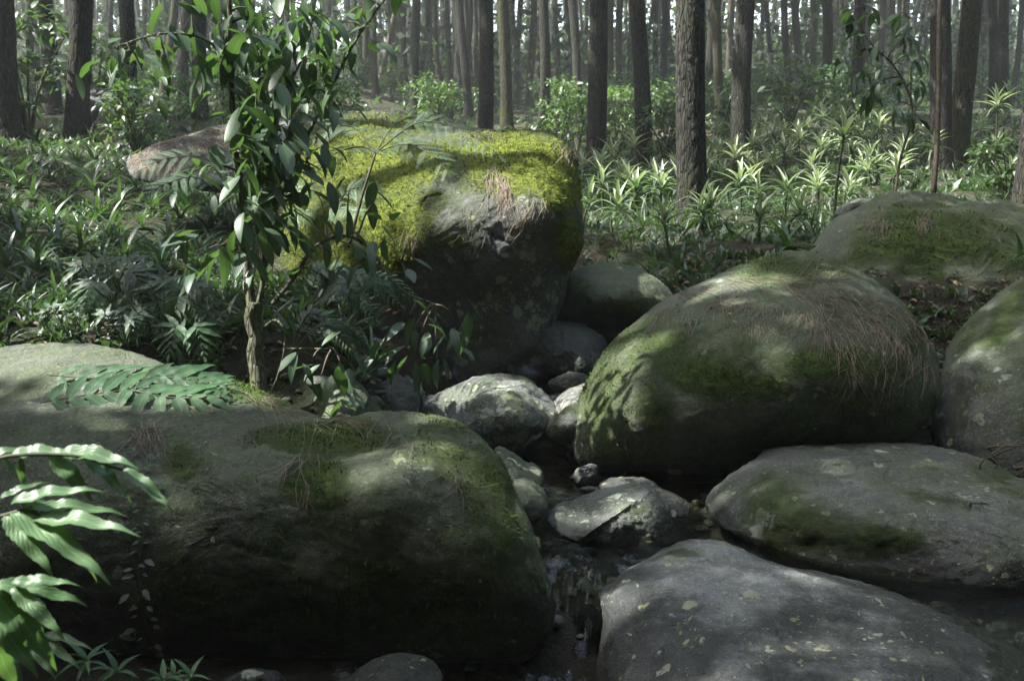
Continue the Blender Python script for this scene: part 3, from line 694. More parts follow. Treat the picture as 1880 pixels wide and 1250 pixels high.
boulder('wedge', 'stone', 'blunt grey stone tucked against the needle-draped boulder', [(1003, 790), (1012, 768), (1035, 750), (1065, 735), (1100, 740), (1100, 800), (1060, 815), (1025, 812)],
    [(1003, 790, 6.3), (1065, 735, 6.35), (1100, 770, 6.3), (1040, 780, 6.1), (1060, 815, 6.2)], 0.3, 'rock', na=80, nr=24, rimd=0.08, rim=0.35, rough=0.014, moss=[(1050, 750, 30, 10, 0.4)], dark=[(1040, 805, 40, 12, 0.6)], cat='stone')
boulder('flat', 'boulder', 'wedge-shaped flat rock with sun flecks on its tilted top, standing in the shallows',
    [(1001, 952), (1018, 932), (1060, 912), (1110, 897), (1150, 889), (1188, 890), (1205, 898), (1220, 925), (1245, 975), (1240, 1000), (1160, 1005), (1080, 1003), (1030, 985)],
    [(1001, 952, 5.1), (1060, 912, 5.35), (1150, 889, 5.5), (1190, 892, 5.35), (1100, 925, 5.15), (1060, 950, 5.0), (1150, 915, 5.15), (1200, 905, 5.22), (1120, 950, 4.92), (1075, 978, 4.88), (1160, 950, 4.93), (1220, 950, 5.05), (1160, 990, 4.92), (1245, 975, 5.08), (1080, 1003, 4.88)],
    0.35, 'rock', rim=0.10, rimd=0.05, na=160, nr=44, pale=[(1130, 920, 50, 16, 0.45), (1060, 940, 30, 12, 0.4)], dark=[(1180, 985, 80, 14, 0.5)], moss=[(1165, 935, 30, 12, 0.35)],
    cracks=[([(1072, 985), (1110, 955), (1150, 928), (1190, 900)], 7, -0.05)], rough=0.016, freq=5, fine=0.006, cat='boulder')
boulder('flat2', 'stone', 'smooth pale stone half hidden behind the wedge-shaped flat rock', [(1098, 892), (1112, 880), (1150, 875), (1190, 880), (1215, 895), (1245, 908), (1266, 925), (1268, 940), (1245, 955), (1180, 950), (1120, 910)],
    [(1098, 892, 5.55), (1150, 875, 5.65), (1215, 895, 5.5), (1268, 940, 5.3), (1230, 925, 5.25), (1180, 910, 5.35), (1240, 955, 5.2)], 0.25, 'rock_pale', na=80, nr=24, rimd=0.05, rough=0.008, cat='stone')
boulder('tooth', 'stone', 'small dark pointed stone at the foot of the needle-draped boulder', [(1048, 880), (1056, 862), (1072, 852), (1092, 853), (1097, 884), (1075, 895)], [5.75], 0.2, 'rock', na=50, nr=16, rimd=0.08, rim=0.5, rough=0.02, freq=6, facet=0.6, cat='stone')
boulder('pebble1', 'stone', 'little flat stone poking out of the riffle', [(1064, 898), (1078, 893), (1098, 894), (1104, 904), (1080, 910)], [5.5], 0.15, 'rock', na=40, nr=12, rimd=0.05, rim=0.6, rough=0.006, cat='stone')
boulder('side1', 'stone', 'green-grey streamside stone squeezed behind the long low boulder', [(910, 825), (935, 828), (965, 845), (990, 862), (992, 885), (980, 900), (930, 900), (900, 870)],
    [(910, 825, 5.6), (965, 845, 5.6), (992, 885, 5.4), (950, 865, 5.3), (930, 900, 5.2)], 0.3, 'rock_green', na=70, nr=22, rimd=0.08, rim=0.4, rough=0.02, freq=5, facet=0.3, cat='stone')
boulder('side2', 'stone', 'dark rounded stone at the water edge against the long low boulder', [(930, 880), (950, 872), (980, 882), (1003, 905), (1008, 930), (990, 955), (950, 970), (930, 930)],
    [(940, 876, 5.25), (1003, 905, 5.2), (1008, 935, 5.05), (970, 915, 4.9), (960, 960, 4.85)], 0.3, 'rock_green', na=70, nr=22, rimd=0.08, rim=0.4, rough=0.014, dark=[(970, 945, 50, 25, 0.6)], cat='stone')
boulder('bottom1', 'stone', 'weathered stone with pale scuffed top below the long low boulder', [(615, 1262), (650, 1232), (695, 1206), (740, 1197), (780, 1203), (806, 1225), (815, 1260), (780, 1310), (680, 1320)],
    [(615, 1262, 3.75), (740, 1197, 3.8), (806, 1225, 3.7), (720, 1230, 3.55), (700, 1290, 3.4)], 0.25, 'rock', na=80, nr=26, rimd=0.05, rough=0.012, pale=[(750, 1215, 30, 10, 0.6)], cat='stone')
boulder('bottom2', 'stone', 'dim rounded stone in the shadow under the long low boulder', [(410, 1260), (430, 1235), (470, 1226), (510, 1235), (530, 1265), (480, 1300)], [3.75], 0.2, 'rock', na=50, nr=16, rimd=0.08, rim=0.6, rough=0.01, cat='stone')
boulder('gap1', 'stone', 'dark smooth stone beneath the drooping sapling leaves', [(560, 740), (575, 700), (610, 680), (650, 695), (685, 730), (705, 765), (640, 790), (580, 785)],
    [(560, 740, 5.8), (610, 680, 5.9), (705, 765, 5.7), (630, 730, 5.6), (640, 790, 5.5)], 0.35, 'rock_green', na=80, nr=24, rimd=0.08, rough=0.014, dark=[(640, 770, 70, 30, 0.5)], cat='stone')
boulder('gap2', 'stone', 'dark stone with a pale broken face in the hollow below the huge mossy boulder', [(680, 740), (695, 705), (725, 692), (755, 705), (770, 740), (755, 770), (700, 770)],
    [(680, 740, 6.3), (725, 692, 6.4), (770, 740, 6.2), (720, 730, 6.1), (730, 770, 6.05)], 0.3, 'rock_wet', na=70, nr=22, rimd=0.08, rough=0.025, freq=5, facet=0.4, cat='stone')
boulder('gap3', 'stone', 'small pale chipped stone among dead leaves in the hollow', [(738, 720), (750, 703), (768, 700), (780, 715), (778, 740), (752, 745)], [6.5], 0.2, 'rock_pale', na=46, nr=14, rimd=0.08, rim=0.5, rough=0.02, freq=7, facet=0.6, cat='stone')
boulder('bank1', 'stone', 'pale rounded stone showing among low plants near the rough-barked pine', [(1245, 440), (1255, 425), (1275, 419), (1290, 428), (1292, 445), (1270, 455)], [10.3], 0.3, 'rock_pale', na=40, nr=14, rimd=0.12, rim=0.6, rough=0.02, cat='stone')
boulder('bank2', 'boulder', 'dull brown boulder half hidden behind the pale-crowned plants', [(1180, 350), (1195, 310), (1215, 295), (1240, 292), (1262, 300), (1275, 350), (1260, 390), (1200, 390)], [16.5], 0.8, 'rock', na=60, nr=18, rimd=0.3, rim=0.6, rough=0.06, cat='boulder')
boulder('bank3', 'stone', 'grey stone lying between pale-crowned plant stems', [(1412, 330), (1425, 315), (1445, 312), (1460, 325), (1455, 352), (1425, 355)], [16.6], 0.5, 'rock', na=40, nr=14, rimd=0.2, rim=0.6, rough=0.03, cat='stone')
boulder('bank4', 'stone', 'low grey stone at the shoulder of the wide mossy boulder', [(1535, 400), (1548, 375), (1575, 362), (1605, 366), (1620, 390), (1590, 410)], [9.9], 0.4, 'rock', na=50, nr=14, rimd=0.2, rim=0.6, rough=0.03, cat='stone')
boulder('bl1', 'boulder', 'craggy boulder with yellow moss on one shoulder among the leaning pines', [(158, 260), (160, 195), (175, 168), (198, 165), (215, 185), (235, 205), (245, 235), (258, 275), (230, 300), (180, 295)],
    [(158, 230, 15.2), (190, 166, 15.4), (245, 235, 15.0), (200, 220, 14.6), (215, 270, 14.4), (180, 290, 14.4)], 1.0, 'rock_moss', na=80, nr=24, rimd=0.3, rough=0.12, freq=1.6, fine=0.03, moss=[(218, 218, 22, 22, 0.85), (200, 250, 20, 20, 0.5)], dark=[(185, 180, 20, 20, 0.7), (235, 260, 12, 40, 0.6)])
0 and boulder('bl2', 'boulder', 'shadowed brown boulder littered with needles between two dark pines', [(35, 240), (40, 195), (65, 180), (95, 195), (118, 225), (125, 265), (80, 285), (45, 270)], [12.6], 0.8, 'rock_brown', na=60, nr=18, rimd=0.4, rim=0.6, rough=0.12, freq=2, dark=[(90, 260, 60, 40, 0.7)])
boulder('ridge', 'boulder', 'long low rock ridge heaped with brown needles behind the sapling',
    [(232, 300), (250, 280), (290, 262), (340, 248), (400, 232), (450, 222), (560, 230), (560, 330), (450, 350), (330, 345), (250, 330)],
    [(232, 300, 9.6), (340, 248, 10.2), (450, 222, 10.4), (560, 230, 10.2), (340, 285, 9.5), (450, 270, 9.6), (300, 330, 9.3), (450, 340, 9.3)], 0.9, 'rock', na=110, nr=30, rimd=0.2, rough=0.04)

def rubble(name, label, n, sampler, smin, smax, mat, seed, sink=0.3):
    r = np.random.RandomState(seed); bm = bmesh.new(); bmesh.ops.create_icosphere(bm, subdivisions=2, radius=1)
    tv = np.array([v.co[:] for v in bm.verts]); tf = np.array([[v.index for v in f.verts] for f in bm.faces]); bm.free()
    x, y = sampler(r, n); k = len(x); Vs, Fs = [], []
    for i in range(k):
        s = r.uniform(smin, smax) * r.rand() ** 0.6; v = tv * (1 + 0.28 * noise(tv * 1.3 + r.rand(3) * 40)[:, None]) * [r.uniform(0.8, 1.4), r.uniform(0.7, 1.1), r.uniform(0.4, 0.8)] * s
        a = r.rand() * 6.3; c_, s_ = math.cos(a), math.sin(a); v = v @ np.array([[c_, s_, 0], [-s_, c_, 0], [0, 0, 1]])
        Vs.append(v + [x[i], y[i], float(ground_h(x[i], y[i])) + s * (0.5 - sink)]); Fs.append(tf + i * len(tv))
    V = np.concatenate(Vs); z = np.zeros(len(V))
    o = link(name, mesh_np(name, V, np.concatenate(Fs), attrs={'moss': z, 'pale': z, 'dark': z}, mat=M[mat]))
    return tag(o, label, 'stones', kind='stuff')
def along(pl, y0, y1, wd):
    def f(r, n):
        y = r.uniform(y0, y1, n); x = np.interp(y, pl[:, 1], pl[:, 0]) + r.normal(size=n) * wd
        return x, y
    return f
rubble('pebbles', 'brown and grey pebbles on the bed of the stream', 420, along(STREAM, 3.3, 7.6, 0.35), 0.02, 0.075, 'rock', 1)
rubble('pebbles', 'pebbles on the bed of the side pool', 260, lambda r, n: (lambda t: (0.3 + 2.9 * t + 0.2 * r.normal(size=n), 4.75 - 1.25 * t + 0.22 * r.normal(size=n)))(r.rand(n)), 0.02, 0.07, 'rock', 2)
rubble('pebbles', 'loose stones and grit under the overhanging boulders', 260, lambda r, n: (r.uniform(0.9, 3.2, n), r.uniform(5.2, 7.6, n)), 0.02, 0.09, 'rock', 3)
rubble('pebbles', 'small stones in the dark hollow below the huge boulder', 160, lambda r, n: (r.uniform(-1.5, 0.1, n), r.uniform(5.6, 6.9, n)), 0.02, 0.08, 'rock', 4)

# ------------------------------------------------------------------ leaf templates and materials
def leaf_tpl(L=1.0, W=0.3, n=6, shape='ellip', fold=0.25, droop=0.25, rise=0.0, serr=0.0, wave=0.0):
    t = np.linspace(0, 1, n + 1)
    if shape == 'ellip': w = np.sin(np.pi * t ** 0.85) ** 0.8
    elif shape == 'lance': w = np.sin(np.pi * t ** 0.62) ** 1.0
    elif shape == 'strap': w = np.minimum(1, 0.35 + t * 4) * np.sqrt(np.clip(1 - t ** 3.0, 0, 1))
    else: w = np.minimum(1, 0.5 + t * 3) * (1 - t) ** 0.7
    w = w * W / 2; w[-1] = 0.0; w[0] = max(w[0], 0.02 * W)
    if serr: w = w * (1 + serr * (np.arange(n + 1) % 2) - serr * 0.5)
    y = L * (t - 0.15 * droop * t ** 2); z = L * (rise * t - droop * t ** 2)
    z = z + wave * L * 0.02 * np.sin(t * 17)
    Vv = np.zeros((n + 1, 3, 3))
    for k, s in enumerate((-1, 0, 1)):
        Vv[:, k, 0] = s * w; Vv[:, k, 1] = y; Vv[:, k, 2] = z + abs(s) * w * fold
    V = Vv.reshape(-1, 3)
    b = np.arange(n) * 3
    Q = np.concatenate([np.stack([b, b + 1, b + 4, b + 3], -1), np.stack([b + 1, b + 2, b + 5, b + 4], -1)])
    al = np.repeat(t, 3); sd = np.tile([1.0, 0.0, 1.0], n + 1)
    return V, Q, al, sd

def leaf_mesh(name, mat, **kw):
    V, Q, al, sd = leaf_tpl(**kw)
    return mesh_np(name, V, Q, attrs={'along': al, 'side': sd}, mat=mat)

def tiled_mesh(name, tpl, Mx, T, mat, rng, rnd=None):
    V, Q, al, sd = tpl
    VV, QQ = tile(V, Q, Mx, T); k = len(T)
    r = rng.rand(k) if rnd is None else rnd
    return mesh_np(name, VV, QQ, attrs={'along': np.tile(al, k), 'side': np.tile(sd, k), 'rnd': np.repeat(r, len(V))}, mat=mat)

M['sapling_leaf'] = leaf_material('sapling_leaf', (0.034, 0.066, 0.036), (0.064, 0.112, 0.050), trans=0.3, rough=0.46, spec=0.45, vein=0.25)
M['fern'] = leaf_material('fern_leaf', (0.028, 0.065, 0.030), (0.060, 0.125, 0.055), trans=0.3, rough=0.5, spec=0.3, vein=0.3)
M['fern_dark'] = leaf_material('dark_fern_leaf', (0.027, 0.060, 0.029), (0.052, 0.105, 0.044), trans=0.26, rough=0.46, spec=0.45, vein=0.2)
M['fern_bright'] = leaf_material('bright_fern_leaf', (0.065, 0.13, 0.05), (0.10, 0.175, 0.075), trans=0.34, rough=0.36, spec=0.5, vein=0.3)
M['dracaena'] = leaf_material('dracaena_leaf', (0.035, 0.070, 0.042), (0.065, 0.105, 0.055), trans=0.24, rough=0.4, var=((0.26, 0.31, 0.19), 0.5, 0.95, 0.6))
M['dracaena_pale'] = leaf_material('pale_dracaena_leaf', (0.30, 0.36, 0.23), (0.46, 0.50, 0.35), trans=0.3, rough=0.42, var=((0.10, 0.18, 0.07), 0.3, 0.05, 0.6))
M['strap'] = leaf_material('strap_leaf', (0.026, 0.058, 0.030), (0.060, 0.110, 0.048), trans=0.25, rough=0.34, spec=0.55)
M['grass'] = leaf_material('low_foliage', (0.026, 0.052, 0.028), (0.062, 0.100, 0.046), trans=0.25, rough=0.42)
M['shrub'] = leaf_material('shrub_leaf', (0.030, 0.060, 0.030), (0.070, 0.115, 0.048), trans=0.3, rough=0.42)
M['shrub_light'] = leaf_material('light_shrub_leaf', (0.060, 0.110, 0.035), (0.11, 0.17, 0.06), trans=0.38, rough=0.45)
M['far_leaf'] = leaf_material('far_leaf', (0.030, 0.046, 0.030), (0.062, 0.080, 0.052), trans=0.3, rough=0.6, spec=0.2)
M['needle_leaf'] = leaf_material('pine_needles', (0.03, 0.05, 0.025), (0.06, 0.085, 0.04), trans=0.2, rough=0.5)
M['shade_leaf'] = leaf_material('shade_leaf', (0.03, 0.06, 0.02), (0.06, 0.10, 0.03), trans=0.25, rough=0.5)
M['vine'] = leaf_material('vine_leaf', (0.03, 0.05, 0.038), (0.05, 0.075, 0.052), trans=0.12, rough=0.55)
M['bark'] = bark_material('pine_bark', (0.014, 0.0145, 0.011), (0.046, 0.047, 0.037), (0.20, 0.22, 0.19), 0.7)
M['bark_dark'] = bark_material('dark_pine_bark', (0.012, 0.012, 0.010), (0.040, 0.038, 0.032), (0.13, 0.15, 0.13), 0.6)
M['bark_mossy'] = bark_material('mossy_pine_bark', (0.018, 0.018, 0.010), (0.058, 0.056, 0.034), (0.19, 0.21, 0.16), 0.5, mamt=0.7)
M['bark_pale'] = bark_material('pale_bark', (0.06, 0.054, 0.040), (0.15, 0.135, 0.10), (0.24, 0.25, 0.21), 0.4)
M['sapling_bark'] = bark_material('sapling_bark', (0.085, 0.086, 0.058), (0.19, 0.185, 0.135), (0.32, 0.33, 0.27), 0.8, 1.6, (0.12, 0.145, 0.05), 0.8)
M['twig'] = plain('twig', (0.05, 0.042, 0.03), (0.12, 0.10, 0.075), 20, 0.85)
M['stem'] = plain('green_stem', (0.03, 0.04, 0.02), (0.07, 0.075, 0.04), 20, 0.7)
M['needle'] = plain('dry_needles', (0.16, 0.126, 0.094), (0.33, 0.275, 0.21), 25, 0.8)
M['litter'] = plain('dead_leaf', (0.09, 0.06, 0.035), (0.24, 0.17, 0.11), 15, 0.8)

# ------------------------------------------------------------------ pine trees
rng = np.random.RandomState(11)
def crown_mesh(name, seed, n, rx, rz, mat):
    r = np.random.RandomState(seed)
    ang = r.rand(n) * 6.283; h = r.rand(n); rad = rx * np.sqrt(r.rand(n)) * (1.05 - h * 0.75)
    c = np.stack([np.cos(ang) * rad, np.sin(ang) * rad, h * rz], -1)
    D = r.normal(size=(n, 3)) + np.stack([np.cos(ang), np.sin(ang), 0.3 + 0 * ang], -1) * 0.8
    Mx = frames_np(D, r.normal(size=(n, 3))) * (0.45 + 0.4 * r.rand(n))[:, None, None]
    return tiled_mesh(name, leaf_tpl(1, 0.42, 3, 'ellip', 0.2, 0.15), Mx, c, mat, r)
CROWNS = [crown_mesh('crown', 40 + k, 900, 2.6, 5.5, M['needle_leaf']) for k in range(3)]

def trunk_mesh(h_axis, r0, near, seed, bend=0.0, height=15.0, mat=None, amp=0.09):
    """trunk from the origin along unit axis h_axis"""
    rs = np.random.RandomState(seed)
    seg, zs = (48, np.concatenate([np.linspace(-0.4, near, 110), np.linspace(near, height, 10)[1:]])) if near > 0 else (10, np.concatenate([np.linspace(-0.6, 5, 14), np.linspace(5, height, 6)[1:]]))
    a = np.linspace(0, 2 * np.pi, seg, endpoint=False)
    Z, A = np.meshgrid(zs, a, indexing='ij')
    rr = r0 * (1 - 0.035 * np.clip(Z, 0, 30)) * (1 + 0.35 * np.exp(-np.clip(Z, 0, 9) / 0.22))
    rr = np.maximum(rr, 0.03)
    pc = np.stack([np.cos(A) * 1.0, np.sin(A) * 1.0, Z], -1)
    if near > 0:
        k = 5.2
        q = np.stack([np.cos(A) * k, np.sin(A) * k, Z * 4.2], -1) + seed
        n1 = np.abs(noise(q)); n2 = np.abs(noise(q * 2.3 + 9)); 
        rr = rr * (1 + amp * (np.clip(n1 * 2.4, 0, 0.6) + 0.5 * np.clip(n2 * 2, 0, 0.6) - 0.45))
    rr = rr * (1 + 0.07 * noise(np.stack([np.cos(A) * 0.8, np.sin(A) * 0.8, Z * 0.5], -1) + seed))
    w1, w2 = rs.rand(2) * 6
    bx = bend * np.sin(np.clip(Z, 0, 8) * 0.9 + w1) - bend * math.sin(w1); by = 0.5 * bend * (np.sin(np.clip(Z, 0, 8) * 0.7 + w2) - math.sin(w2))
    V = np.stack([np.cos(A) * rr + h_axis[0] / h_axis[2] * Z + bx, np.sin(A) * rr + h_axis[1] / h_axis[2] * Z + by, Z], -1).reshape(-1, 3)
    n = len(zs); i, j = np.meshgrid(np.arange(n - 1), np.arange(seg), indexing='ij')
    b = i * seg + j; c = i * seg + (j + 1) % seg
    return mesh_np('trunk', V, np.stack([b, c, c + seg, b + seg], -1).reshape(-1, 4), mat=mat)

def pine(xb, w, xt, label, group=None, mat='bark', near=False, dia=None, d=None, bend=0.03, crown=True):
    if d is None: d = (dia or 0.31) * F / w
    x = d * (xb - 940) / F; y = d
    for _ in range(6):
        z = float(ground_h(x, y)); y = (d + (z - H) * SP) / CP
    base = Vector((x, y, z))
    top = P(xt, 0, d); ax = (top - base); ax = Vector((ax.x, ax.y * 0.2, ax.z)).normalized()
    if ax.z < 0.3: ax = Vector((0, 0, 1))
    t = thing('pine_tree', base, label, 'tree', group)
    sd = int(abs(xb) * 7 + w) % 991
    h = 13 + (sd % 7) * 0.6
    hn = (top.z - base.z) * 1.08 if near else 0
    link('trunk', trunk_mesh(ax, w * d / F / 2, hn, sd, bend, h, M[mat]), t)
    if crown:
        c = link('crown', CROWNS[sd % 3], t); k = h - 5.5
        c.location = (ax.x / ax.z * k, ax.y / ax.z * k, k); c.rotation_euler = (0, 0, sd)
    return t

G_MID = 'slender pines filling the wood'
NEAR_PINES = [
    (1272, 54, 1261, 'stout rough-barked pine with flaky plates rising from the bank behind the needle-draped boulder', 'bark', 0.33),
    (15, 44, 8, 'black-barked pine at the edge of the leafy bank beside the brown needle-littered boulder', 'bark_dark', 0.34),
    (140, 40, 155, 'dark pine leaning over the fern bank between two boulders', 'bark_dark', 0.32),
    (1093, 36, 1093, 'gnarled dark pine with white lichen flecks rising just past the huge mossy boulder', 'bark_dark', 0.34),
    (1182, 31, 1168, 'dark straight pine with pale lichen dots standing before the dull brown boulder', 'bark_dark', 0.32),
    (1361, 36, 1361, 'dark pine standing among the palest plant crowns', 'bark', 0.34),
    (1727, 38, 1705, 'dark leaning pine standing next to a thin bare pole', 'bark_dark', 0.34),
    (1758, 37, 1762, 'green mossy pine with a smooth-looking trunk near the leaning dark pine', 'bark_mossy', 0.34),
    (1884, 46, 1880, 'black rough pine trunk growing beside the wide mossy boulder', 'bark_dark', 0.30),
    (891, 28, 892, 'sturdy grey-brown pine rising behind the crest of the huge mossy boulder', 'bark', 0.34),
    (930, 22, 928, 'olive mossy pine next to the sturdy grey-brown pine', 'bark_mossy', 0.33),
    (96, 30, 98, 'thick dark pine half hidden by undergrowth on the slope', 'bark_dark', 0.36),
]
for i, (xb, w, xt, lab, mt, dia) in enumerate(NEAR_PINES):
    pine(xb, w, xt, lab, None, mt, near=True, dia=dia, bend=0.02 + 0.02 * (i % 3))
MID = [(58, 15, 60), (76, 12, 75), (236, 30, 240), (206, 11, 212), (338, 20, 345), (368, 28, 372), (300, 16, 322), (671, 9, 671), (690, 13, 691), (745, 12, 744), (763, 18, 760), (825, 8, 811), (845, 12, 836), (860, 17, 851), (880, 10, 874), (952, 10, 942), (971, 12, 977), (996, 20, 1003), (1023, 11, 1017), (1057, 17, 1051), (1066, 9, 1040), (1127, 12, 1117), (1139, 13, 1139), (1210, 12, 1202), (1216, 14, 1212), (1298, 16, 1297), (1320, 19, 1319), (1400, 10, 1395), (1417, 10, 1407), (1454, 14, 1437), (1465, 16, 1459), (1488, 12, 1488), (1497, 10, 1496), (1512, 20, 1502), (1550, 11, 1533), (1562, 23, 1560), (1581, 16, 1580), (1610, 13, 1608), (1628, 10, 1630), (1819, 18, 1815), (1842, 20, 1842), (640, 9, 641), (656, 7, 654), (610, 10, 614), (1230, 10, 1226), (1385, 9, 1378), (1645, 9, 1640), (1785, 10, 1783), (1800, 8, 1796), (720, 7, 722), (787, 7, 790), (1106, 9, 1108), (1153, 9, 1156), (1340, 9, 1341)]
mats = ['bark', 'bark_mossy', 'bark', 'bark_dark', 'bark']
for i, (xb, w, xt) in enumerate(MID):
    lab = {0: 'slim brown pine trunk standing in the middle of the wood', 1: 'slim olive mossy pine trunk standing in the middle of the wood', 3: 'slim dark pine trunk standing in the middle of the wood'}[{0: 0, 1: 1, 2: 0, 3: 3, 4: 0}[i % 5]]
    pine(xb, w, xt, lab.split(' standing')[0] + ' standing beside ' + beside(xb), G_MID, mats[i % 5], dia=0.26 + 0.08 * rng.rand(), bend=0.04 + 0.05 * rng.rand(), crown=w > 9)
pine(770, 10, 795, 'pale slanting trunk leaning among upright pines', None, 'bark_pale', dia=0.28)
pine(690, 11, 735, 'pale grey trunk tilted strongly through the hazy part of the wood', None, 'bark_pale', dia=0.3, d=42)
pine(1338, 12, 1338, 'sunlit golden-brown pine beside the dark pine among pale plant crowns', None, 'bark_pale', dia=0.3)  # pale bark puts sunlight on this trunk into its colour
for i in range(96):
    xb = rng.uniform(-30, 1910); w = rng.uniform(5.5, 11.5)
    pine(xb, w, xb + rng.uniform(-22, 22), ['slim brown pine trunk standing in the middle of the wood', 'slim olive mossy pine trunk standing in the middle of the wood', 'slim dark pine trunk standing in the middle of the wood'][(0, 1, 0, 2, 0)[i % 5]].replace('standing in the middle of the wood', 'crowded behind ' + beside(xb)), G_MID, mats[i % 5], dia=0.22 + 0.1 * rng.rand(), bend=0.05 + 0.08 * rng.rand(), crown=w > 10)
for i in range(70):
    xb = rng.uniform(-30, 1910); w = rng.uniform(4.5, 8)
    pine(xb, w, xb + rng.uniform(-14, 14) - (xb - 940) * 0.01, 'thin far pine pole behind ' + beside(xb), 'thin far pine poles', mats[i % 3], dia=0.27, bend=0.1, crown=False)
for i in range(36):
    sx = -1 if i % 2 else 1; xb = 940 + sx * rng.uniform(1010, 1900); w = rng.uniform(11, 34)
    pine(xb, w, xb + rng.uniform(-25, 25), 'pine standing further along the slope beyond ' + beside(xb), 'pines at the sides of the clearing', mats[i % 5], dia=0.3)
# thin bare pole
b0 = P(1713, 358, 9.9); t = thing('thin_pole', b0, 'thin bare grey pole-like stem rising behind the wide mossy boulder', 'sapling')
V_, F_ = tube(np.array([P(1713 + 17 * k + 3 * math.sin(k * 5), 365 - 400 * k, 9.9) - b0 for k in np.linspace(0, 1, 16)]), np.linspace(0.027, 0.02, 16), 8)
link('stem', mesh_np('stem', V_, F_, mat=M['twig']), t)

# ------------------------------------------------------------------ the wood far behind: one mass of trunks and leaves
def far_wood():
    r = np.random.RandomState(5)
    Vs, Fs, n0 = [], [], 0
    for i in range(620):
        d = r.uniform(55, 130); x = r.uniform(-1.15, 1.15) * d; z = float(ground_h(x, d))
        hgt = 24; lean = r.normal(size=2) * 0.03
        pts = np.array([[x + lean[0] * k + 0.2 * math.sin(k * 0.4 + i), d, z + k] for k in np.linspace(-0.5, hgt, 8)])
        V, Fq = tube(pts, np.linspace(0.17, 0.09, 8), 6, False)
        Vs.append(V); Fs.append(Fq[0] + n0); n0 += len(V)
    V = np.concatenate(Vs); Q = np.concatenate(Fs)
    o = link('far_wood', mesh_np('far_wood', V, Q, mat=M['bark']))
    tag(o, 'hazy mass of distant trunks at the back of the wood', 'wood', kind='stuff')
    n = 210000
    d = 44 + 90 * r.rand(n); x = r.uniform(-1.1, 1.1, n) * d
    z0 = ground_h(x, d); u = r.rand(n)
    low = r.rand(n) < 0.3
    hz = np.where(low, 3.5 * u ** 1.6, 1 + 25 * u)
    cl = fbm(np.stack([x * 0.22, d * 0.12, hz * 0.22], -1), 3)
    k = (cl > -0.4) | low
    sky_gap = (np.abs(x / d * F + 940 - 1140) < 300) & (hz > 8) & (cl < -0.08)
    k &= ~(sky_gap & (cl < -0.2))
    x, d, z0, hz = x[k], d[k], z0[k], hz[k]; n = len(x)
    T = np.stack([x, d, z0 + hz], -1)
    Mx = frames_np(r.normal(size=(n, 3)), r.normal(size=(n, 3))) * (0.4 + 0.5 * r.rand(n) ** 2)[:, None, None] * (d / 80)[:, None, None] ** 0.5
    o = link('far_foliage', tiled_mesh('far_foliage', (np.array([[0, 0, 0], [0.25, 0.5, 0.05], [0, 1, -0.1], [-0.25, 0.5, 0.05]], float), np.array([[0, 1, 2, 3]]), np.array([0, .5, 1, .5]), np.array([0, 1, 0, 1.0])), Mx, T, M['far_leaf'], r))
    tag(o, 'hazy grey-green foliage filling the back of the wood', 'foliage', kind='stuff')
far_wood()

# ------------------------------------------------------------------ shrubs of the wood
def shrub_mesh(seed, n, rx, rz, L, mat):
    r = np.random.RandomState(seed)
    nc = 9
    cc = np.stack([r.uniform(-1, 1, nc) * rx * 0.7, r.uniform(-1, 1, nc) * rx * 0.7, rz * (0.25 + 0.7 * r.rand(nc))], -1)
    i = r.randint(0, nc, n)
    off = r.normal(size=(n, 3)); off /= np.linalg.norm(off, axis=1)[:, None]
    c = cc[i] + off * (rx * 0.42 * r.rand(n) ** 0.4)[:, None] * [1, 1, 0.8]
    c[:, 2] = np.abs(c[:, 2]) + 0.03
    D = off * [1, 1, 0.4] + [0, 0, -0.15] + 0.5 * r.normal(size=(n, 3))
    Mx = frames_np(D, np.array([[0, 0, 1.0]]) + 0.5 * r.normal(size=(n, 3))) * (L * (0.6 + 0.7 * r.rand(n)))[:, None, None]
    return tiled_mesh('foliage', leaf_tpl(1, 0.42, 4, 'ellip', 0.2, 0.25), Mx, c, mat, r), cc
SHR = [shrub_mesh(60 + k, 420, 0.55, 1.1, 0.13, M['shrub']) for k in range(3)] + [shrub_mesh(70 + k, 420, 0.55, 1.0, 0.12, M['shrub_light']) for k in range(2)]
SHR_ST = []
for me_, cc_ in SHR:
    Vs, Fs, n0 = [], [], 0
    for c_ in cc_:
        V, Fq = tube(spline([(0, 0, -0.1), (c_[0] * 0.3, c_[1] * 0.3, c_[2] * 0.5), c_], 6), np.linspace(0.018, 0.006, 6), 5, False)
        Vs.append(V); Fs.append(Fq[0] + n0); n0 += len(V)
    SHR_ST.append(mesh_np('stem', np.concatenate(Vs), np.concatenate(Fs), mat=M['stem']))
def shrub(px, py, d, k, s, label, group=None):
    x = d * (px - 940) / F; y = d
    z = float(ground_h(x, y))
    t = thing('shrub', (x, y, z), label, 'shrub', group); t.scale = (s, s, s * (0.85 + 0.3 * rng.rand())); t.rotation_euler = (0, 0, rng.rand() * 6)
    link('foliage', SHR[k][0], t); link('stem', SHR_ST[k], t)
for i in range(64):
    d = rng.uniform(19, 50); px = rng.uniform(-20, 1900)
    k = rng.randint(0, 5)
    shrub(px, 0, d, k, rng.uniform(0.8, 1.4) * (0.7 + d / 90), ['dark leafy shrub', 'light green shrub'][k > 2] + (' growing behind ' if d < 33 else ' far behind ') + beside(px), 'shrubs in the undergrowth')
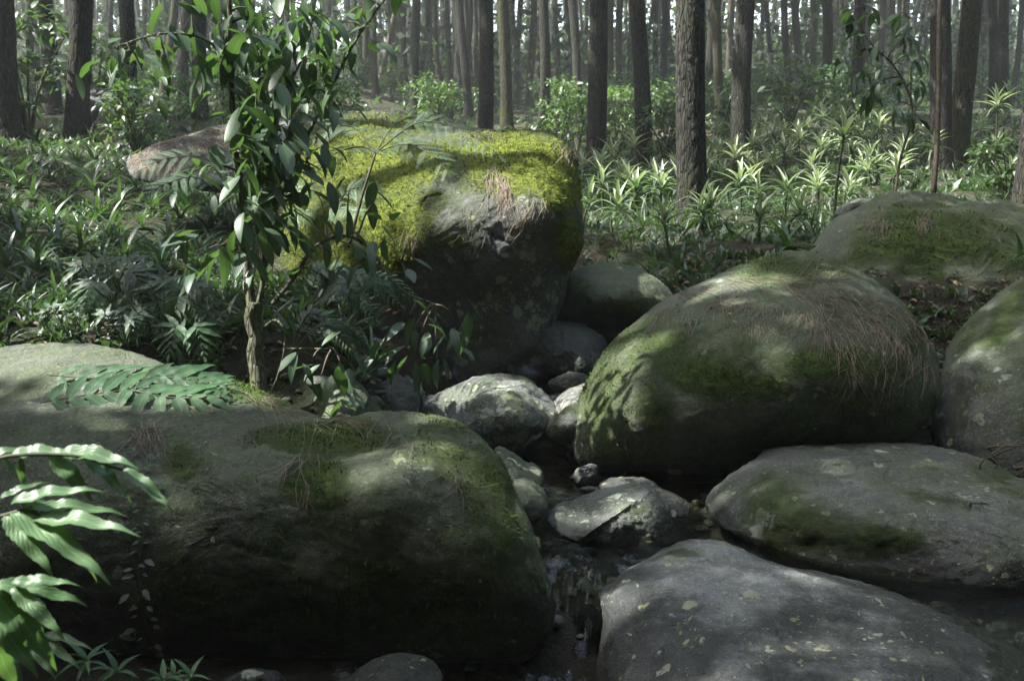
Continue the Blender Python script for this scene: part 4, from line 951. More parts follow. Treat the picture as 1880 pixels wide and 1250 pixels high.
for (px, d, k, s, lab) in [(1440, 24, 0, 1.5, 'dark dense shrub rising behind the pale-crowned plants'), (1525, 26, 1, 1.4, 'broad dark shrub behind the tallest pale-crowned plant'), (70, 15.5, 2, 1.5, 'tangled shrub on the slope behind the black-barked pine'), (195, 17, 0, 1.3, 'leafy shrub climbing over the craggy moss-shouldered boulder'), (262, 14.5, 1, 0.9, 'leafy shrub at the end of the needle-covered rock ridge'), (1170, 27, 3, 1.2, 'bright sunlit shrub behind the dark straight lichen-dotted pine'), (590, 30, 0, 1.6, 'dark shrub in the hazy gap beyond the sapling'), (1840, 13, 1, 0.8, 'leafy shrub under the black rough pine trunk')]:
    shrub(px, 0, d, k, s, lab)

# ------------------------------------------------------------------ low ground cover (uncountable)
def cover(name, label, n, sampler, tpls, smin, smax, mat, seed, per=8, flat=0.6):
    r = np.random.RandomState(seed)
    x, y = sampler(r, n); z = ground_h(x, y); k = len(x)
    xx = np.repeat(x, per); yy = np.repeat(y, per); zz = np.repeat(z, per)
    sc = np.repeat(r.uniform(smin, smax, k) * (1 + np.clip(y - 9, 0, 40) * 0.015), per)
    az = r.rand(k * per) * 6.283; el = R(25) + R(55) * r.rand(k * per) ** flat
    D = np.stack([np.cos(az) * np.cos(el), np.sin(az) * np.cos(el), np.sin(el)], -1)
    Mx = frames_np(D, np.tile([0, 0, 1.0], (k * per, 1)) + 0.25 * r.normal(size=(k * per, 3))) * (sc * (0.6 + 0.7 * r.rand(k * per)))[:, None, None]
    T = np.stack([xx + 0.03 * np.cos(az), yy + 0.03 * np.sin(az), zz - 0.01], -1)
    o = link(name, tiled_mesh(name, tpls, Mx, T, M[mat], r, np.repeat(r.rand(k), per) * 0.6 + 0.4 * r.rand(k * per)))
    return tag(o, label, 'ground cover', kind='stuff')
def blocked(x, y):
    """keeps cover off the stream bed and out of the boulders' footprints"""
    q = np.minimum(dist_poly(x, y, STREAM), dist_poly(x, y, POOL)) < 1.05
    q &= y < 8.3
    q |= (y < 5.75)
    q |= (np.hypot((x + 0.75) / 1.25, (y - 8.0) / 0.9) < 1) | (np.hypot((x - 3.4) / 2.0, (y - 8.6) / 1.0) < 1) | (np.hypot((x - 1.6) / 1.5, (y - 6.4) / 1.25) < 1)
    q |= (np.hypot((x + 2.9) / 1.1, (y - 9.9) / 0.55) < 1) | ((x > 0.6) & (x < 2.3) & (y < 8.1)) | ((x >= 2.3) & (y < 7.2)) | (np.hypot((x + 1.4) / 0.3, (y - 5.7) / 0.3) < 1)
    return q
def region(x0, x1, y0, y1, fan=0.0, thr=-0.25, sc=0.6):
    def f(r, n):
        y = y0 + (y1 - y0) * r.rand(n) ** 1.4; x = x0 + (x1 - x0) * r.rand(n)
        x = x * (1 + fan * (y - y0))
        k = ~blocked(x, y) & (noise(np.stack([x * sc, y * sc, 0 * x + 3], -1)) > thr)
        return x[k], y[k]
    return f
STRAP = leaf_tpl(1, 0.10, 5, 'strap', 0.35, 0.55)
LANCE = leaf_tpl(1, 0.34, 3, 'lance', 0.2, 0.35); LANCE_FAR = leaf_tpl(1, 0.36, 2, 'ellip', 0.2, 0.35)
RHOMB = (np.array([[0, 0, 0], [0.25, 0.5, 0.05], [0, 1, -0.1], [-0.25, 0.5, 0.05]], float), np.array([[0, 1, 2, 3]]), np.array([0, .5, 1, .5]), np.array([0, 1, 0, 1.0]))
cover('ground_cover', 'low strap-leaved ground cover carpeting the shady bank', 1700, region(-6.5, -0.3, 5.7, 15, 0.03), STRAP, 0.10, 0.26, 'strap', 1, 8)
cover('ground_cover', 'small broad-leaved weeds mixed through the shady bank', 3600, region(-6.5, -0.3, 5.8, 16, 0.03, -0.25, 0.9), LANCE, 0.05, 0.12, 'grass', 2, 7, 1.2)
cover('ground_cover', 'fine green weeds covering the slope below the pale-crowned plants', 3600, region(0.6, 5.5, 7.2, 19, 0.05, -0.2, 1.3), LANCE, 0.05, 0.12, 'grass', 3, 7, 1.0)
cover('ground_cover', 'thin grassy blades among the weeds on the slope', 1000, region(0.6, 5.5, 8.2, 16, 0.05, 0.0, 1.0), leaf_tpl(1, 0.06, 5, 'strap', 0.3, 0.5), 0.15, 0.32, 'grass', 4, 7)
cover('ground_cover', 'leafy undergrowth carpeting the floor of the wood', 5200, lambda r, n: (lambda y: (r.uniform(-0.95, 0.95, n) * y, y))(14 + 46 * r.rand(n) ** 1.5), LANCE_FAR, 0.09, 0.2, 'shrub', 6, 6, 0.9)

cover('ground_cover', 'weeds growing in the cleft between the mossy boulders', 260, lambda r, n: (r.uniform(2.3, 3.8, n), r.uniform(6.9, 8.1, n)), LANCE, 0.05, 0.12, 'grass', 8, 8, 1.0)
cover('ground_cover', 'weeds trailing over the earthy lip of the bank', 420, lambda r, n: (r.uniform(0.7, 2.6, n), r.uniform(7.75, 8.9, n)), LANCE, 0.05, 0.13, 'grass', 9, 8, 1.0)

# ------------------------------------------------------------------ pale-crowned plants
DL = [leaf_mesh('leaf', M['dracaena'], L=1, W=0.13, n=7, shape='lance', fold=0.5, droop=d, rise=0.25) for d in (0.55, 0.8)]
DP = [leaf_mesh('leaf', M['dracaena_pale'], L=1, W=0.14, n=7, shape='lance', fold=0.6, droop=d, rise=0.2) for d in (0.3, 0.5)]
def ring_stem(pts, r0, r1, mat, name='stem'):
    V, Fq = tube(pts, np.linspace(r0, r1, len(pts)), 7); return mesh_np(name, V, Fq, mat=M[mat])
def dracaena(px, py, size, label, group, pale=0.55, r=rng):
    d = 0.235 * F / size
    c = P(px, py + size * 0.3, d); z = float(ground_h(c.x, c.y))
    if c.z < z + 0.25: c.z = z + 0.25
    base = Vector((c.x + r.uniform(-0.08, 0.08), c.y + r.uniform(-0.05, 0.05), z))
    t = thing('dracaena_plant', base, label, 'plant', group)
    top = c - base
    link('stem', ring_stem(spline([(0, 0, -0.05), (top.x * 0.2 + r.uniform(-0.03, 0.03), 0.02, top.z * 0.5), tuple(top)], 9), 0.016, 0.011, 'stem'), t)
    n = r.randint(15, 21); ph = r.rand() * 6
    for i in range(n):
        u = i / (n - 1)
        az = ph + i * 2.4; el = R(80 - 85 * u ** 0.8 + r.uniform(-8, 8))
        D = (math.cos(az) * math.cos(el), math.sin(az) * math.cos(el), math.sin(el))
        L = 0.31 * (0.72 + 0.45 * math.sin(math.pi * (0.2 + 0.7 * u))) * r.uniform(0.85, 1.2)
        me = (DP if u < pale else DL)[i % 2]
        o = link('leaf', me, t)
        o.matrix_basis = Matrix.Translation(top - Vector((0, 0, 0.11 * u))) @ frame_from(D, (0, 0, 1)).to_4x4() @ Matrix.Scale(L, 4)
rd_ = np.random.RandomState(44)
DR = [(rd_.uniform(1085, 1680), rd_.uniform(222, 335), 0) for _ in range(44)] + [(1097, 300, 34), (1135, 312, 31), (1195, 318, 29), (1246, 300, 33), (1130, 276, 25), (1110, 348, 27), (1312, 302, 28), (1316, 232, 24), (1342, 228, 24), (1351, 268, 30), (1325, 322, 31), (1380, 258, 28), (1406, 286, 28), (1404, 248, 20), (1440, 242, 22), (1455, 226, 20), (1449, 276, 29), (1476, 231, 22), (1506, 262, 31), (1510, 206, 22), (1576, 222, 27), (1613, 224, 29), (1641, 207, 24), (1681, 187, 27), (1700, 240, 26), (1660, 242, 24), (1831, 180, 31), (1842, 212, 27), (1852, 166, 24), (1800, 226, 22), (1370, 356, 27), (1420, 348, 25), (1462, 338, 24), (1302, 362, 25), (1395, 340, 23), (1500, 325, 24), (1601, 262, 24), (1622, 300, 25), (1580, 282, 23), (1742, 252, 24), (1772, 272, 23), (1862, 232, 24), (1160, 340, 24), (1222, 340, 25), (1355, 300, 24), (1480, 290, 22), (1535, 300, 25), (1430, 300, 22), (1650, 330, 26), (1700, 315, 25), (1780, 320, 25), (1840, 300, 25), (1545, 212, 20), (1290, 250, 18), (1165, 282, 20), (1070, 330, 28)]
for (x, y, s) in DR:
    if s == 0: s = 38 - (335 - y) * 0.16 + rd_.uniform(-3, 3)
    dracaena(x, y, s * 0.93, ('tall' if y < 240 else 'low' if y > 320 else 'slender') + ' cream-striped rosette plant beside ' + beside(x), 'cream-crowned plants on the slope', 0.35 + 0.45 * rng.rand())
for i in range(30):
    x = rng.uniform(1075, 1870); y = rng.uniform(255, 395)
    if 1480 < x and y > 330: continue
    dracaena(x, y, 0.235 * F / (9.2 + (400 - y) / 145 * 7.0), 'young green-leaved rosette plant near ' + beside(x), 'young rosette plants on the slope', 0.12 + 0.2 * rng.rand())
dracaena(1550, 232, 44, 'tallest and widest cream-striped rosette plant, towering over its neighbours on the slope', None, 0.5)
dracaena(1349, 275, 31, 'whitest rosette plant, sunlit in front of the dark pine', None, 0.95)

# ------------------------------------------------------------------ strap-leaved plants
SL = [leaf_mesh('leaf', M['strap'], L=1, W=0.11, n=7, shape='strap', fold=0.4, droop=d, rise=0.1) for d in (0.45, 0.75)]
SG = [leaf_mesh('leaf', M['fern'], L=1, W=0.20, n=7, shape='lance', fold=0.4, droop=d, rise=0.1) for d in (0.45, 0.7)]
def strap_plant(pos, L, n, label, group, meshes, el0=80, el1=15, r=rng, name='strap_leaf_plant'):
    t = thing(name, pos, label, 'plant', group); ph = r.rand() * 6
    for i in range(n):
        u = i / (n - 1); az = ph + i * 2.4; el = R(el0 + (el1 - el0) * u + r.uniform(-8, 8))
        D = (math.cos(az) * math.cos(el), math.sin(az) * math.cos(el), math.sin(el))
        o = link('leaf', meshes[i % 2], t)
        o.matrix_basis = frame_from(D, (0, 0, 1)).to_4x4() @ Matrix.Scale(L * r.uniform(0.75, 1.2), 4)
    return t
for (x, y) in [(40, 450), (95, 420), (150, 470), (70, 500), (200, 440), (230, 480), (120, 380), (180, 400), (260, 420), (310, 450), (280, 390), (330, 410), (60, 370), (20, 410), (360, 470), (300, 500), (220, 380), (15, 500), (170, 350), (250, 350), (385, 430), (110, 465), (340, 375), (30, 345)]:
    p_ = ground_hit(x, y, 5.7)
    if p_: strap_plant(p_, 0.34, 12, 'glossy strap-leaved clump on the shady leafy bank', 'strap-leaved clumps on the bank', SL)
for (px, py, d, L, n, lab) in [(1443, 445, 9.2, 0.36, 11, 'broad-leaved green clump arching over the weeds behind the needle-draped boulder'), (1872, 470, 7.95, 0.2, 9, 'small rosette plant clinging to the wide mossy boulder'), (1130, 400, 9.6, 0.3, 10, 'long-leaved clump beside the huge mossy boulder on the grassy bank')]:
    w = P(px, py, d)
    if px < 1800: w.z = float(ground_h(w.x, w.y))
    strap_plant(w, L, n, lab, None, SG)
for i, (px, py) in enumerate([(1745, 598), (1765, 590), (1785, 585), (1725, 605), (1800, 572)]):
    w = P(px, py + 8, 7.9); w.z = float(ground_h(w.x, w.y)) if i > 9 else w.z
    strap_plant(w, 0.16, 12, 'small tuft of fine grass growing in the cleft between two pale and mossy boulders', 'grass tufts in the cleft', SL, 80, 30, name='grass_tuft')

# ------------------------------------------------------------------ sapling with drooping glossy leaves
SAP = [leaf_mesh('leaf', M['sapling_leaf'], L=1, W=w, n=8, shape='ellip', fold=f, droop=dr, rise=0.05) for (w, f, dr) in ((0.34, 0.22, 0.22), (0.30, 0.35, 0.4), (0.38, 0.15, 0.12))]
def tree_of_stems(t, base, stems, depth, mat, seg=9):
    """stems: (pixel polyline, r0, r1, name); returns sampled points of all stems"""
    allp = []
    for (pl, r0, r1, nm) in stems:
        pts = spline([tuple(P(q[0], q[1], q[2] if len(q) > 2 else depth)) for q in pl], 8 * len(pl))
        rad = np.linspace(r0, r1, len(pts)) * (1 + 0.12 * noise(pts * 9))
        V, Fq = tube(pts - np.array(base), rad, seg)
        link(nm, mesh_np(nm, V, Fq, mat=M[mat]), t); allp.append(pts)
    return np.concatenate(allp)
def whorls(t, base, lst, allp, L0, r, meshes, droop=(5, 70), twig='twig', jit=0.16):
    for (px, py, n, dd, ls) in lst:
        tip = np.array(P(px, py, dd))
        j = np.argmin(np.linalg.norm(allp - tip, axis=1) + 0.35 * np.clip(allp[:, 2] - tip[2], 0, None)); a = allp[j]
        L = np.linalg.norm(tip - a)
        if L > 0.03:
            m = (a + tip) / 2 + [0, 0, 0.12 * L]
            V, Fq = tube(spline([a, m, tip], 7) - np.array(base), np.linspace(0.007, 0.0035, 7), 5)
            link('twig', mesh_np('twig', V, Fq, mat=M[twig]), t)
        out = tip - a; out[2] = 0; out = out / max(np.linalg.norm(out), 0.01)
        ph = r.rand() * 6.28
        for i in range(n):
            az = ph + i * 2.4 + r.uniform(-0.3, 0.3); el = -R(r.uniform(*droop))
            D = np.array([math.cos(az) * math.cos(el), math.sin(az) * math.cos(el), math.sin(el)]) + 0.35 * out
            q = tip - np.array(base) + np.array([r.uniform(-1, 1), r.uniform(-1, 1), r.uniform(-1, 0.6)]) * jit * 0.35
            o = link('leaf', meshes[r.randint(0, len(meshes))], t)
            o.matrix_basis = Matrix.Translation(Vector(q)) @ frame_from(D, (0.2 * r.normal(), 0.2 * r.normal(), 1)).to_4x4() @ Matrix.Scale(L0 * ls * r.uniform(0.8, 1.2), 4)
rs = np.random.RandomState(21)
base = P(475, 715, 5.6); sap = thing('sapling_tree', base, 'young tree with mossy forked stem and dense drooping glossy leaves on the bank', 'tree')
stems = [([(477, 735), (474, 690), (468, 650), (472, 620), (464, 590), (468, 555)], 0.047, 0.042, 'trunk'),
         ([(462, 565), (455, 500), (448, 430), (440, 340, 5.5), (428, 240, 5.4), (425, 120, 5.35), (418, -60, 5.3)], 0.028, 0.012, 'stem'),
         ([(470, 570), (482, 520), (482, 460), (495, 380, 5.6), (500, 280, 5.6), (520, 180, 5.6), (560, 90, 5.6), (585, -30, 5.6)], 0.018, 0.008, 'stem'),
         ([(480, 510), (492, 470), (490, 440), (478, 330, 5.35), (470, 220, 5.3), (480, 90, 5.2)], 0.012, 0.006, 'stem'),
         ([(500, 558, 5.6), (540, 510), (580, 452), (640, 434, 5.7), (690, 470, 5.6), (735, 530, 5.5), (800, 560, 5.45)], 0.013, 0.006, 'branch'),
         ([(500, 400, 5.6), (560, 260, 5.5), (605, 170, 5.5), (650, 80, 5.5), (720, -20, 5.5)], 0.011, 0.006, 'branch'),
         ([(430, 130, 5.35), (380, 75, 5.3), (300, 62, 5.2), (215, 85, 5.15)], 0.009, 0.004, 'branch'),
         ([(485, 600, 5.55), (505, 588, 5.5), (521, 605, 5.48), (522, 645, 5.48), (510, 690, 5.5), (500, 715, 5.52)], 0.007, 0.006, 'root'),
         ([(520, 640, 5.6), (570, 640, 5.4), (610, 640, 5.3)], 0.006, 0.004, 'branch')]
allp = tree_of_stems(sap, base, stems, 5.6, 'sapling_bark')
W = []
for (x, y, n, d, s) in [(205, 85, 6, 5.15, .62), (240, 95, 6, 5.15, .66), (275, 90, 5, 5.2, .66), (305, 108, 5, 5.2, .66), (225, 125, 5, 5.2, .62), (262, 130, 4, 5.25, .6), (330, 72, 5, 5.25, .8), (372, 66, 5, 5.3, .9), (352, 20, 5, 5.3, .9),
    (420, 40, 5, 5.3, .95), (455, 15, 5, 5.3, .95), (500, 35, 5, 5.4, .95), (540, 5, 5, 5.5, .95), (592, 30, 5, 5.5, .9), (640, 40, 5, 5.5, .85), (675, 0, 4, 5.5, .85), (430, 105, 5, 5.3, .95), (475, 95, 5, 5.25, 1), (515, 85, 5, 5.5, .95), (560, 75, 4, 5.5, .9), (600, 120, 4, 5.5, .85), (640, 110, 3, 5.5, .7),
    (450, 160, 6, 5.3, 1), (492, 145, 6, 5.2, 1), (530, 160, 5, 5.5, 1), (575, 165, 5, 5.5, .9), (445, 220, 6, 5.3, 1.05), (490, 215, 6, 5.2, 1.05), (535, 225, 6, 5.4, 1), (575, 235, 5, 5.5, .9), (600, 215, 4, 5.5, .8),
    (440, 280, 4, 5.35, 1), (480, 275, 6, 5.2, 1.05), (520, 285, 6, 5.4, 1.05), (465, 335, 6, 5.25, 1.05), (505, 335, 6, 5.3, 1.05), (540, 320, 4, 5.5, .9), (485, 385, 5, 5.25, 1), (515, 380, 5, 5.4, .95),
    (350, 315, 5, 5.3, .72), (375, 312, 4, 5.3, .72), (400, 452, 5, 5.3, 1), (412, 445, 5, 5.25, 1.05), (385, 455, 4, 5.4, .8),
    (640, 355, 5, 5.7, .85), (690, 365, 5, 5.7, .8), (650, 435, 5, 5.6, .8), (700, 450, 5, 5.6, .75), (610, 470, 5, 5.6, .75), (660, 480, 5, 5.5, .8), (735, 500, 5, 5.6, .7), (580, 500, 4, 5.6, .75),
    (752, 580, 6, 5.45, .78), (790, 565, 5, 5.4, .78), (825, 572, 5, 5.4, .78), (770, 620, 5, 5.4, .75), (800, 650, 4, 5.4, .78), (745, 640, 4, 5.45, .7),
    (600, 640, 6, 5.25, .78), (575, 655, 5, 5.3, .72), (625, 665, 5, 5.25, .78), (590, 690, 4, 5.2, .72)]:
    W.append((x, y, n, d, s))
whorls(sap, base, W, allp, 0.195, rs, SAP, (8, 75), jit=0.45)
# further leaves of the crown, past the ones built singly
nx = 330; ang_ = rs.rand(nx) * 6.283; fy = rs.uniform(-40, 430, nx); fx = 500 + rs.normal(size=nx) * np.where(fy < 170, 130, 70)
kx = (np.abs(fx - 500) < 60 + 190 * np.clip((260 - fy) / 260, 0, 1)); fx, fy, ang_ = fx[kx], fy[kx], ang_[kx]; nx = len(fx)
T_ = Pn(fx, fy, 5.45 + 0.22 * rs.normal(size=nx)) - np.array(base); el_ = -np.radians(rs.uniform(5, 75, nx))
D_ = np.stack([np.cos(ang_) * np.cos(el_), np.sin(ang_) * np.cos(el_), np.sin(el_)], -1)
Mx_ = frames_np(D_, np.array([[0, 0, 1.0]]) + 0.3 * rs.normal(size=(nx, 3))) * (0.17 * rs.uniform(0.6, 1.25, nx))[:, None, None]
o = link('foliage', tiled_mesh('foliage', leaf_tpl(1, 0.33, 7, 'ellip', 0.25, 0.28, 0.05), Mx_, T_, M['sapling_leaf'], rs), sap); o['kind'] = 'stuff'

base2 = P(1640, 250, 9.6); base2.z = float(ground_h(base2.x, base2.y))
sap2 = thing('sapling_tree', base2, 'thin sapling with large dark leaves in front of the leaning pine trunks', 'tree')
lo = pix(np.array(base2))
allp2 = tree_of_stems(sap2, base2, [([(float(lo[0]), float(lo[1]) + 5, 9.6), (1652, 300, 9.6), (1675, 200, 9.6), (1640, 120, 9.5), (1600, 90, 9.4)], 0.016, 0.006, 'stem'), ([(1672, 195, 9.6), (1672, 100, 9.6), (1665, -20, 9.5)], 0.009, 0.005, 'branch'), ([(1640, 120, 9.5), (1585, 60, 9.4), (1570, -20, 9.3)], 0.008, 0.004, 'branch')], 9.6, 'twig', 6)
whorls(sap2, base2, [(x, y, 5, 9.4, s) for (x, y, s) in [(1560, 20, .9), (1590, 15, .9), (1575, 60, 1), (1600, 90, .9), (1550, 110, .8), (1580, 130, 1), (1620, 120, .9), (1610, 160, 1), (1590, 170, .9), (1650, 25, 1), (1668, 50, 1), (1672, 100, .9), (1660, 70, .9), (1690, 150, .7), (1640, 195, .8), (1680, 210, .9), (1560, 45, .8), (1650, 150, .7)]], allp2, 0.21, rs, SAP, (5, 75))

# ------------------------------------------------------------------ ferns
LEAFLET = {
    'dark': leaf_mesh('leaflet', M['fern_dark'], L=1, W=0.24, n=12, shape='lance', fold=0.25, droop=0.25, serr=0.12, wave=0.6),
    'mid': leaf_mesh('leaflet', M['fern'], L=1, W=0.26, n=12, shape='lance', fold=0.25, droop=0.2, serr=0.14, wave=0.6),
    'bright': leaf_mesh('leaflet', M['fern_bright'], L=1, W=0.26, n=18, shape='lance', fold=0.22, droop=0.32, serr=0.14, wave=1.0)}
def pinna_tpl(n=17):
    Vs, Qs, A, S, n0 = [], [], [], [], 0
    tv, tq, ta, ts = leaf_tpl(1, 0.25, 3, 'lance', 0.2, 0.15)
    for i in range(n):
        t = 0.05 + 0.95 * i / n
        for s in (-1, 1):
            l = 0.16 * math.sin(math.pi * (0.25 + 0.72 * t)) ** 0.9
            ang = math.radians(68) * s
            Rm = np.array([[math.cos(ang), math.sin(ang), 0], [-math.sin(ang), math.cos(ang), 0], [0, 0, 1.0]])
            V = (tv * l) @ Rm.T + [0, t, -0.22 * t * t]
            Vs.append(V); Qs.append(tq + n0); A.append(ta); S.append(ts); n0 += len(V)
    rv = np.array([[-0.006, 0, 0], [0.006, 0, 0], [0.006, 0.5, -0.055], [-0.006, 0.5, -0.055], [0.003, 1, -0.22], [-0.003, 1, -0.22]])
    Vs.append(rv); Qs.append(np.array([[0, 1, 2, 3], [3, 2, 4, 5]]) + n0); A.append(np.zeros(6)); S.append(np.zeros(6))
    return np.concatenate(Vs), np.concatenate(Qs), np.concatenate(A), np.concatenate(S)
_pv = pinna_tpl()
for k_, m_ in (('pinna', 'fern'), ('pinna_bright', 'fern_bright'), ('pinna_dark', 'fern_dark')):
    LEAFLET[k_] = mesh_np('leaflet', _pv[0], _pv[1], attrs={'along': _pv[2], 'side': _pv[3]}, mat=M[m_])
def frond(t, base, pts, n, L, kind, r, start=0.2, up=(0, 0, 1), droop=0.25, prof=0.8, rad=0.004, fwd=0.45):
    pts = spline(np.array([tuple(p) for p in pts]), 24)
    V, Fq = tube(pts - np.array(base), np.linspace(rad, rad * 0.3, 24), 5)
    f = link('frond', mesh_np('frond', V, Fq, mat=M['stem']), t)
    tan = np.gradient(pts, axis=0); tan /= np.linalg.norm(tan, axis=1)[:, None]
    for i in range(n):
        u = start + (1 - start) * (i + 0.3) / n
        k = u * 23; k0 = int(min(k, 22)); p = pts[k0] + (pts[k0 + 1] - pts[k0]) * (k - k0) - np.array(base); tg = Vector(tan[k0])
        side = tg.cross(Vector(up)); side.normalize()
        l = L * (math.sin(math.pi * (0.22 + 0.76 * (u - start) / (1 - start))) ** prof)
        for s in (-1, 1):
            D = side * s + tg * (fwd + 0.5 * u) - Vector(up) * (droop * r.uniform(0.5, 1.5))
            o = link('leaflet', LEAFLET[kind], f)
            o.matrix_basis = Matrix.Translation(Vector(p)) @ frame_from(D, Vector(up) + Vector(r.normal(size=3)) * 0.12).to_4x4() @ Matrix.Scale(max(l, 0.01) * r.uniform(0.9, 1.1), 4)
    # end leaflet
    o = link('leaflet', LEAFLET[kind], f)
    o.matrix_basis = Matrix.Translation(Vector(pts[-1] - np.array(base))) @ frame_from(tan[-1], up).to_4x4() @ Matrix.Scale(L * 0.4, 4)
    return f
rf = np.random.RandomState(3)
def fern(bx, by, bd, tips, n, L, kind, label, arch=0.12, group=None, start=0.25):
    base = P(bx, by, bd); t = thing('fern', base, label, 'fern', group)
    for tp in tips:
        e = P(*tp); m = (base * 0.45 + e * 0.55) + Vector((0, 0, arch + 0.12 * (e - base).length))
        frond(t, base, [base, m, e], n, L, kind, rf, start, up=(0, -0.55, 0.85))
    return t
GF = 'dark ferns on the shady bank'
fern(205, 560, 6.1, [(112, 520, 6.0), (150, 575, 5.8), (262, 508, 6.1), (272, 545, 5.9), (190, 500, 6.3)], 9, 0.17, 'dark', 'large dark fern with arching serrated fronds on the bank above the long low boulder')
fern(305, 610, 5.9, [(262, 545, 5.9), (392, 555, 5.7), (370, 590, 5.7), (300, 535, 6.1)], 10, 0.13, 'dark', 'dark fern with a frond curling over beside the sapling stem')
fern(345, 640, 5.8, [(310, 650, 5.6), (375, 655, 5.6), (390, 610, 5.8)], 7, 0.15, 'mid', 'green fern with hanging finger-like leaflets just behind the long low boulder')
fern(232, 640, 5.8, [(165, 612, 5.7), (285, 600, 5.8), (205, 600, 5.9), (250, 622, 5.7)], 9, 0.11, 'dark', 'small dark fern at the back edge of the long low boulder')
fern(130, 625, 5.85, [(70, 600, 5.8), (185, 590, 5.9), (110, 590, 6.0)], 8, 0.11, 'dark', 'low fern among dry leaves at the sunlit end of the long low boulder')
fern(560, 570, 6.3, [(735, 560, 6.1), (610, 520, 6.2), (670, 520, 6.4), (690, 585, 6.0), (800, 575, 6.3)], 15, 0.13, 'dark', 'feathery dark fern hanging in front of the huge boulder undercut')
fern(530, 650, 5.8, [(600, 605, 5.8), (660, 660, 5.6), (640, 620, 5.8), (690, 650, 5.9)], 14, 0.11, 'dark', 'feathery dark fern sprouting at the sapling foot')
# tall branching fern in front of the mossy boulder
base = P(640, 455, 6.3); t = thing('fern', base, 'tall fern on a dark bare stalk spreading feathery fronds over the mossy boulder', 'fern')
hub = P(690, 280, 6.3)
V_, F_ = tube(spline([tuple(base), tuple(P(662, 370, 6.3)), tuple(hub)], 12) - np.array(base), np.linspace(0.011, 0.007, 12), 7)
link('stalk', mesh_np('stalk', V_, F_, mat=M['twig']), t)
for pl, L, n in [([(690, 280, 6.3), (770, 225, 6.2), (850, 240, 6.1), (915, 285, 6.0)], 0.25, 11), ([(690, 280, 6.3), (745, 265, 6.1), (800, 290, 5.9), (835, 335, 5.8)], 0.2, 9), ([(690, 280, 6.3), (650, 235, 6.4), (610, 235, 6.4), (570, 260, 6.4)], 0.2, 9), ([(690, 280, 6.3), (660, 270, 6.0), (610, 285, 5.9), (580, 320, 5.8)], 0.18, 9), ([(690, 280, 6.3), (720, 235, 6.5), (760, 215, 6.7), (810, 225, 6.8)], 0.18, 8)]:
    frond(t, base, [P(*q) for q in pl], n, L * 0.85, 'pinna_dark', rf, 0.12, rad=0.005, droop=0.12, up=(0, -0.5, 0.85))
base = P(430, 400, 7.2); t = thing('fern', base, 'broad light-green fern spreading flat fronds before the needle-covered ridge', 'fern')
for pl, L in [([(430, 400, 7.2), (390, 300, 7.1), (310, 290, 7.0), (235, 325, 6.9)], 0.3), ([(430, 400, 7.2), (370, 330, 7.0), (310, 335, 6.8), (260, 365, 6.7)], 0.26), ([(430, 400, 7.2), (420, 320, 7.3), (400, 290, 7.4), (350, 280, 7.6)], 0.22)]:
    frond(t, base, [P(*q) for q in pl], 9, L * 0.65, 'pinna', rf, 0.25, rad=0.005, droop=0.1, up=(0, -0.6, 0.8))
base = P(600, 440, 6.7); t = thing('fern', base, 'pale sunlit fern against the yellow moss of the huge boulder', 'fern')
for pl, L in [([(600, 440, 6.7), (590, 370, 6.7), (560, 345, 6.6), (525, 360, 6.5)], 0.16), ([(600, 440, 6.7), (630, 360, 6.7), (670, 345, 6.6), (710, 365, 6.5)], 0.16), ([(600, 440, 6.7), (610, 390, 6.6), (640, 385, 6.4), (665, 400, 6.3)], 0.14), ([(600, 440, 6.7), (570, 400, 6.6), (540, 395, 6.5), (505, 415, 6.4)], 0.14)]:
    frond(t, base, [P(*q) for q in pl], 11, L, 'pinna_bright', rf, 0.25, rad=0.004, up=(0, -0.6, 0.8))

# feathery low fern growth over the bank, uncountable
r_ = np.random.RandomState(15); nF = 300
yb = 5.9 + 7 * r_.rand(nF) ** 1.3; xb = r_.uniform(-6, -0.4, nF); kb = ~blocked(xb, yb) & (noise(np.stack([xb * 0.8, yb * 0.8, 0 * xb + 9], -1)) > -0.1); xb, yb = xb[kb], yb[kb]; nF = len(xb)
xb, yb = np.repeat(xb, 3) , np.repeat(yb, 3); ab = r_.rand(nF * 3) * 6.283; eb = np.radians(r_.uniform(15, 55, nF * 3))
Db = np.stack([np.cos(ab) * np.cos(eb), np.sin(ab) * np.cos(eb), np.sin(eb)], -1)
Mb = frames_np(Db, np.tile([0, 0, 1.0], (nF * 3, 1))) * r_.uniform(0.16, 0.36, nF * 3)[:, None, None]
tag(link('fern_cover', tiled_mesh('fern_cover', _pv, Mb, np.stack([xb, yb, ground_h(xb, yb)], -1), M['fern'], r_)), 'feathery low fern growth over the shady bank', 'ground cover', kind='stuff')

# wilted fronds lying on the long low boulder
def on_rock(key, q, lift): 
    p, n = cast(key, *q)
    return (p + n * lift) if p is not None else None
for pl, L, n, lab in [([(88, 700), (170, 706), (250, 702), (325, 698)], 0.24, 7, 'pale wilted frond lying along the sunlit crest of the long low boulder'),
                      ([(75, 752), (150, 740), (230, 728), (300, 724)], 0.25, 7, 'folded dark wilted frond lying on the shaded side of the boulder top'),
                      ([(225, 722), (290, 738), (360, 744), (425, 738)], 0.26, 7, 'glossy wilted frond with leaflets fanned over the boulder edge'),
                      ([(250, 705), (310, 706), (370, 715), (420, 722)], 0.22, 7, 'wilted frond spread toward the mossy hump of the long low boulder')]:
    pts = [on_rock('left', q, 0.035) for q in pl]; b_ = pts[0]
    t = thing('fallen_frond', b_, lab, 'fern frond', 'wilted fronds on the boulder')
    frond(t, b_, pts, n, L, 'mid', rf, 0.05, up=(0.35 * rf.normal(), -0.3 + 0.2 * rf.normal(), 1), droop=-0.05 + 0.1 * rf.rand(), fwd=0.35 + 0.5 * rf.rand())

